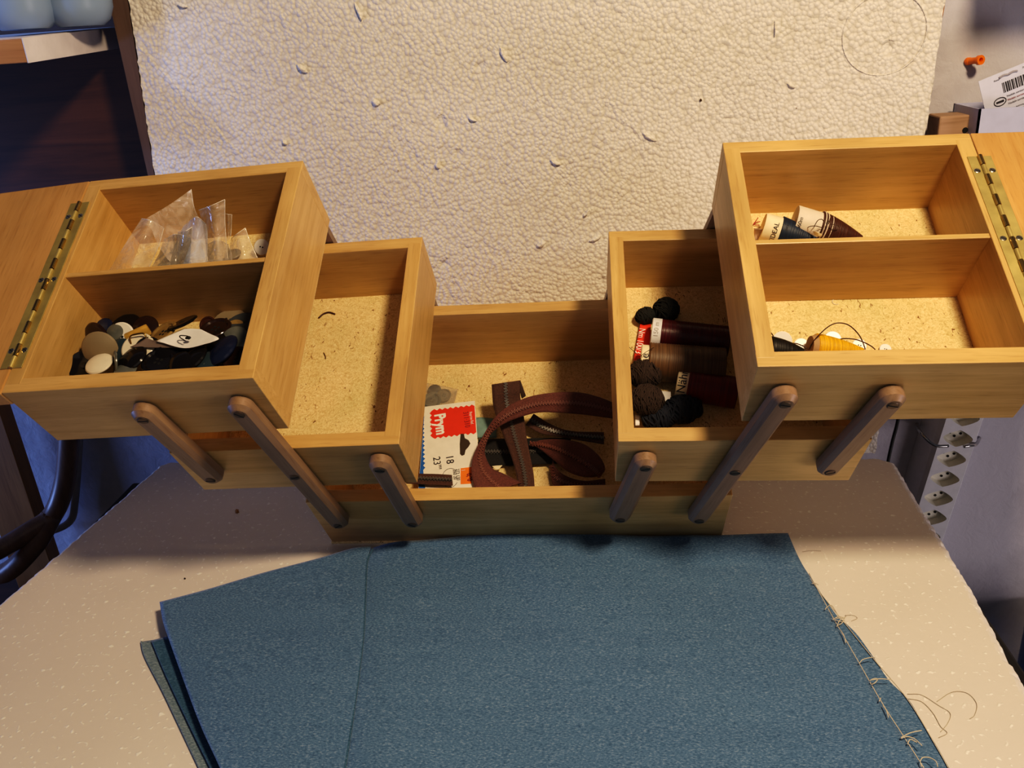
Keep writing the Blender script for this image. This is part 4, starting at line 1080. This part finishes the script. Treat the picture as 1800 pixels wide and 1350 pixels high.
# red card under the maroon spool
o = sheet('Rm', [[(*S5(385, 395), .006), (*S5(470, 400), .004)], [(*S5(360, 540), .006), (*S5(460, 550), .004)], [(*S5(332, 688), .007), (*S5(430, 700), .004)]], 8, 10, M_RED, 'red_card')
tag(o, 'red thread label card with white lettering under the maroon spool', 'card')
inv = o.matrix_world.inverted() @ TM['Rm']
pA, pB = intray('Rm', *S5(395, 470), .0075), intray('Rm', *S5(372, 605), .0080)
dx_ = (pB-pA).normalized(); nz_ = Vector((0, 0, 1)); dy_ = nz_.cross(dx_).normalized(); nz_ = dx_.cross(dy_)
text(o, 'Nm 100/3', .0095, M_WINK, inv @ Matrix.Translation((pA+pB)/2) @ Matrix((dx_, dy_, nz_)).transposed().to_4x4(), sx=.85)
spool('Rm', S5, (470, 478), (1085, 545), .016, .016, .0158, .0158, M_TMAR, 'glossy maroon thread spool with a white cap, upper one in the tray', label_len=.125, lab_r=1.02, cap=M_WPL, txt='150 m', txm=plain('grey_ink', (.35, .33, .33), .6), tsize=.0065, toff=-18)
spool('Rm', S5, (385, 695), (1050, 745), .020, .020, .0190, .0190, M_TBRN, 'large brown thread spool with a cream label below the maroon one', label_len=.10, lab_r=.86, cap=M_CREAM, txt='en e', tsize=.011, toff=5)
spool('Rm', S5, (672, 868), (1150, 950), .016, .016, .0155, .0155, M_TRED, 'dark red thread spool with a cream lettered cap at lower right', label_len=.19, lab_r=.93, cap=M_CREAM, txt='Nähr', tsize=.0115, toff=-10)
# clear end cap of the maroon spool
ball('Rm', S5, (425, 795), .022, .0160, .0155, .014, M_YBRN, 'dark brown yarn bundle, upper of the two by the tray wall', 90, ang=8, tr=.00062)
ball('Rm', S5, (440, 1005), .022, .0158, .0155, .014, M_YBRN, 'dark brown yarn bundle, lower of the two by the tray wall', 90, ang=-6, tr=.00062)
ball('Rm', S5, (530, 1140), .012, .0170, .0120, .011, M_YNAV, 'navy yarn bundle along the front rim of the spool tray', 30, ang=5, tr=.0010)
ball('Rm', S5, (720, 1075), .012, .0190, .0145, .011, M_YNAV, 'navy yarn bundle in the shadow below the red spool', 34, ang=12, tr=.0010)
for q, lab in (([(345, 1120), (385, 1120), (345, 1205), (378, 1205)], 'white paper scrap in the front left corner of the spool tray'), ([(545, 930), (625, 940), (560, 1010), (630, 1020)], 'white paper scrap between the dark yarn and the red spool')):
    o = sheet('Rm', [[(*S5(*q[0]), .010), (*S5(*q[1]), .011)], [(*S5(*q[2]), .010), (*S5(*q[3]), .009)]], 5, 5, M_PAPER, 'paper_scrap'); tag(o, lab, 'paper scrap')
bm = bmesh.new(); tube(bm, spline([intray('Rm', *S5(X, Y), h) for X, Y, h in ((290, 580, .012), (335, 620, .010), (380, 655, .030), (430, 625, .044), (490, 590, .042))], 24), .0003, 5)
o = mk('loose_thread', bm, M_TBLK, None, TM['Rm']); recenter(o); tag(o, 'thin black loose thread curling over the brown spool label', 'thread')

# ================================================================== RIGHT TOP TRAY
S13b = lambda X, Y: (1300+X/7.5, 350+Y/7.5)
def cone2(k, Sf, A, B, hA, hB, ls, rA, rM, rB, body, lab, txt=None, toff=0, capm=M_CREAM, tsize=.006, stripe=None, turns=12):
    a = intray(k, *Sf(*A), hA); b = intray(k, *Sf(*B), hB); d = b-a; L = d.length; l0 = L*ls
    Mx = Matrix.Translation(a) @ frame_z(d, Vector((0, -.4, 1)))
    root = empty('thread_cone', TM[k] @ Mx, lab, 'spool')
    bm = bmesh.new(); lathe(bm, [(0, .001), (rA*.8, 0), (rA*.82, 0), (rA*.97, 0), (rA, .001), (rM*.97, l0), (rB*.8, L*.995), (0, L*.995)], 32)
    core = mk('paper_core', bm, capm, root, None, True, True)
    bm = bmesh.new(); prof = [(rM*.9, l0-.0005)]; n = 70
    for i in range(n+1):
        t = i/n; r = rM*1.05+(rB-rM*1.05)*t**1.1+.0005*math.sin(t*PI)*2
        prof.append((r*(1+(.014 if i % 2 else -.014)), l0+(L-l0)*t))
    prof.append((0, L)); lathe(bm, prof, 30)
    mk('thread_winding', bm, body, root, None, True)
    if stripe:
        bm = bmesh.new()
        for (t0, tl) in ((.02, .04), (.09, .02), (.2, .04), (.42, .04)):
            r0 = rM*1.08+(rB-rM*1.08)*(t0+tl*.5)
            pts = [((r0+.0002)*math.cos(q), (r0+.0002)*math.sin(q), l0+(L-l0)*(t0+.03*math.sin(q))) for q in [i*2*PI/28 for i in range(28)]]
            tube(bm, pts, .0006, 5, 0, True)
        mk('thread_winding', bm, stripe, root)
    if txt:
        cl = (TM[k] @ Mx).inverted() @ CAM; th0 = math.atan2(cl.y, cl.x)
        for s_, zc, sz, to in txt:
            cu_o = text(core, s_, sz, M_INK, Matrix.Identity(4))
            for v in cu_o.data.vertices:
                th = th0-v.co.x/rA+R(to); zz_ = zc-v.co.y; rr = rA+(rM-rA)*zz_/l0+.0002
                v.co = Vector((rr*math.cos(th), rr*math.sin(th), zz_))
    return root
TBY = .1305
cone2('Rt', S13b, (300, 365), (1030, 560), .0135, .006, .30, .0130, .0135, .0045, M_TNAV, 'navy blue thread cone with a cream lettered core, left of the two', [('TIDEAL', .0105, .0062, 12), ('30/3', .0195, .0035, -20)])
cone2('Rt', S13b, (715, 290), (1610, 520), .0145, .004, .36, .0150, .0145, .0028, M_TDBR, 'reddish brown thread cone on a white core, right of the two', [('rm60m', .0030, .0050, 8)], capm=plain('core_white', (.74, .66, .56), .6), stripe=plain('pale_stripe', (.7, .6, .5), .7))
# tangled threads around the brown cone
bm = bmesh.new()
for pts_ in ([(960, 420, .012), (1000, 330, .028), (1040, 275, .036), (1090, 268, .036), (1110, 300, .030)], [(860, 400, .016), (930, 360, .024), (1010, 355, .028), (1080, 375, .022)], [(1140, 330, .028), (1160, 290, .034), (1185, 300, .034), (1170, 320, .030)],
             [(1170, 330, .026), (1200, 240, .036)], [(1200, 330, .026), (1290, 345, .026), (1310, 370, .022)]):
    tube(bm, spline([intray('Rt', *S13b(X, Y), h) for X, Y, h in pts_], 14), .00035, 5)
o = mk('loose_thread', bm, M_TDBR, None, TM['Rt']); recenter(o); tag(o, 'loose brown thread loops tangled over the reddish brown cone', 'thread')
o = sheet('Rt', [[(*S13b(970, 425), .020), (*S13b(1020, 430), .024), (*S13b(1090, 465), .018)], [(*S13b(985, 470), .016), (*S13b(1035, 490), .018), (*S13b(1080, 492), .015)]], 8, 6, M_CREAM, 'paper_scrap'); tag(o, 'small cream paper tip between the two thread cones', 'paper scrap')
o = sheet('Rt', [[(*S13b(190, 385), .012), (*S13b(300, 395), .016), (*S13b(420, 440), .012)], [(*S13b(190, 470), .006), (*S13b(320, 470), .010), (*S13b(540, 505), .006)], [(*S13b(190, 540), .004), (*S13b(350, 560), .004), (*S13b(540, 560), .004)]], 12, 10, plain('scrap_greyish', (.46, .34, .26), .8, var=.25), 'fabric_scrap'); tag(o, 'crumpled pinkish grey scrap under the navy cone', 'fabric scrap')
bm = bmesh.new()
for pts_ in ([(245, 245), (205, 300), (180, 335)], [(270, 295), (225, 305), (185, 330), (210, 340), (262, 342)]):
    tube(bm, spline([intray('Rt', *S13b(X, Y), .002) for X, Y in pts_], 8), .0004, 5)
o = mk('red_thread', bm, plain('thread_scarlet', (.35, .03, .03), .7), None, TM['Rt']); recenter(o); tag(o, 'tiny red thread twig left of the navy cone', 'thread')
# front compartment
S14 = lambda X, Y: (1340+X/6.43, 540+Y/6.43)
for X, Y, r, h, nrm, lab in ((222, 385, .0085, .006, (0, -.5, .85), 'white button behind the black spool at the tray corner'), (440, 435, .0065, .004, (0, -.35, .9), 'white button between the black spool and the yellow cone'),
                       (795, 365, .0072, .006, (0, -.3, .95), 'white button behind the middle of the yellow cone'), (1095, 435, .0060, .003, (0, -.3, .95), 'white button near the tip of the yellow cone'), (1390, 478, .0050, .002, (0, -.2, 1), 'white button alone right of the yellow cone')):
    p = intray('Rt', *S14(X, Y), h); p.y = max(p.y, TF+r*.8); put_button('Rt', p, nrm, r, 'flat', 'white', lab)
cone2('Rt', S14, (535, 440), (1130, 505), .0145, .006, .10, .0090, .0108, .0035, M_TYEL, 'bright yellow thread cone at the front of the right top tray', capm=plain('kraft_core', (.40, .26, .14), .8))
cone2('Rt', S14, (60, 470), (450, 520), .012, .006, .04, .0100, .0105, .0045, M_TBLK, 'black thread cone peeking over the front rim at left', capm=M_BLACK)
for paths, lab in (([[(525, 488, .010), (575, 390, .022), (690, 265, .030), (790, 195, .034), (880, 178, .035), (980, 205, .032), (1070, 285, .026), (1125, 370, .018), (1162, 470, .008)]], 'large dark thread loop arching over the yellow cone'),
                   ([[(830, 372, .012), (900, 358, .014), (970, 355, .015), (1060, 366, .014), (1150, 398, .012), (1230, 440, .008), (1276, 478, .005)]], 'dark thread curving right behind the yellow cone'),
                   ([[(98, 288, .012), (125, 330, .012), (140, 398, .010)], [(315, 405, .010), (390, 412, .010), (460, 440, .009), (530, 482, .008)]], 'dark thread ends around the leftmost white button')):
    bm = bmesh.new()
    for pth in paths:
        pts = [intray('Rt', *S14(X, Y), h) for X, Y, h in pth]
        for q in pts: q.y = max(q.y, TF+.001); q.x = max(q.x, TR['Rt'][0]+TS+.001)
        tube(bm, spline(pts, 30), .00050, 6)
    o = mk('loose_thread', bm, M_TDBR, None, TM['Rt']); recenter(o); tag(o, lab, 'thread')
bm = bmesh.new(); pts = [intray('Rt', 1470+7*math.cos(a), 530+5*math.sin(a), .0006) for a in [R(60+i*12) for i in range(22)]]
tube(bm, pts, .0004, 5); o = mk('clear_ring', bm, M_FILME, None, TM['Rt']); recenter(o); tag(o, 'tiny clear open ring on the floor of the front right compartment', 'ring')

# ================================================================== CAMERA, LIGHT, WORLD
cd = bpy.data.cameras.new('camera'); co = bpy.data.objects.new('camera', cd); C.objects.link(co)
cd.sensor_width = 36; cd.lens = F/1800*36; cd.clip_start = .01; cd.clip_end = 50
right, down, fwd = RW[0], RW[1], RW[2]
co.matrix_world = Matrix.Translation(CAM) @ Matrix((right, -down, -fwd)).transposed().to_4x4()
bpy.context.scene.camera = co
def area(name, loc, target, size, power, col, shape='DISK', sy=None):
    l = bpy.data.lights.new(name, 'AREA'); l.shape = shape; l.size = size; l.energy = power; l.color = col
    if sy: l.size_y = sy
    o = bpy.data.objects.new(name, l); C.objects.link(o)
    o.location = loc; o.rotation_euler = (Vector(target)-Vector(loc)).to_track_quat('-Z', 'Y').to_euler(); return o
area('ceiling_lamp', (.52, -.72, 1.20), (0, .0, .1), .17, 15.2, (1, .75, .47))
area('window_light', (-2.0, -.35, .0), (-.5, .15, -.02), .5, 14, (.27, .43, 1), 'RECTANGLE', .30)
area('wall_fill', (1.7, -1.0, -.32), (.6, .3, -.12), .7, 8, (1, .86, .86), 'RECTANGLE', .5)  # added low fill that brightens the right wall
sl = bpy.data.lights.new('shelf_fill_spot', 'SPOT'); sl.energy = 95; sl.color = (.30, .48, 1); sl.spot_size = R(14); sl.spot_blend = .6; sl.shadow_soft_size = .15  # narrow spot added to put blue daylight on shelf and jars
so = bpy.data.objects.new('shelf_fill_spot', sl); C.objects.link(so); so.location = (-1.5, -.7, 1.25)
so.rotation_euler = (Vector((-.69, .17, .61))-so.location).to_track_quat('-Z', 'Y').to_euler()
area('room_bounce', (.3, -2.2, 1.5), (0, 0, .1), 1.6, 2.0, (1, .86, .72), 'RECTANGLE', 1.2)
wd_ = bpy.data.worlds.new('world'); bpy.context.scene.world = wd_; wd_.use_nodes = True
wd_.node_tree.nodes['Background'].inputs[0].default_value = (.62, .66, .85, 1); wd_.node_tree.nodes['Background'].inputs[1].default_value = .06
vs_ = bpy.context.scene.view_settings; vs_.view_transform = 'Standard'; vs_.look = 'None'; vs_.exposure = 0; vs_.gamma = 1

vs_.use_curve_mapping = True
cm = vs_.curve_mapping; cv = cm.curves[3]
cv.points[0].location = (0, 0); cv.points[1].location = (1, 1)
for x, y in ((.04, .021), (.13, .11), (.45, .50)): cv.points.new(x, y)
cm.update()
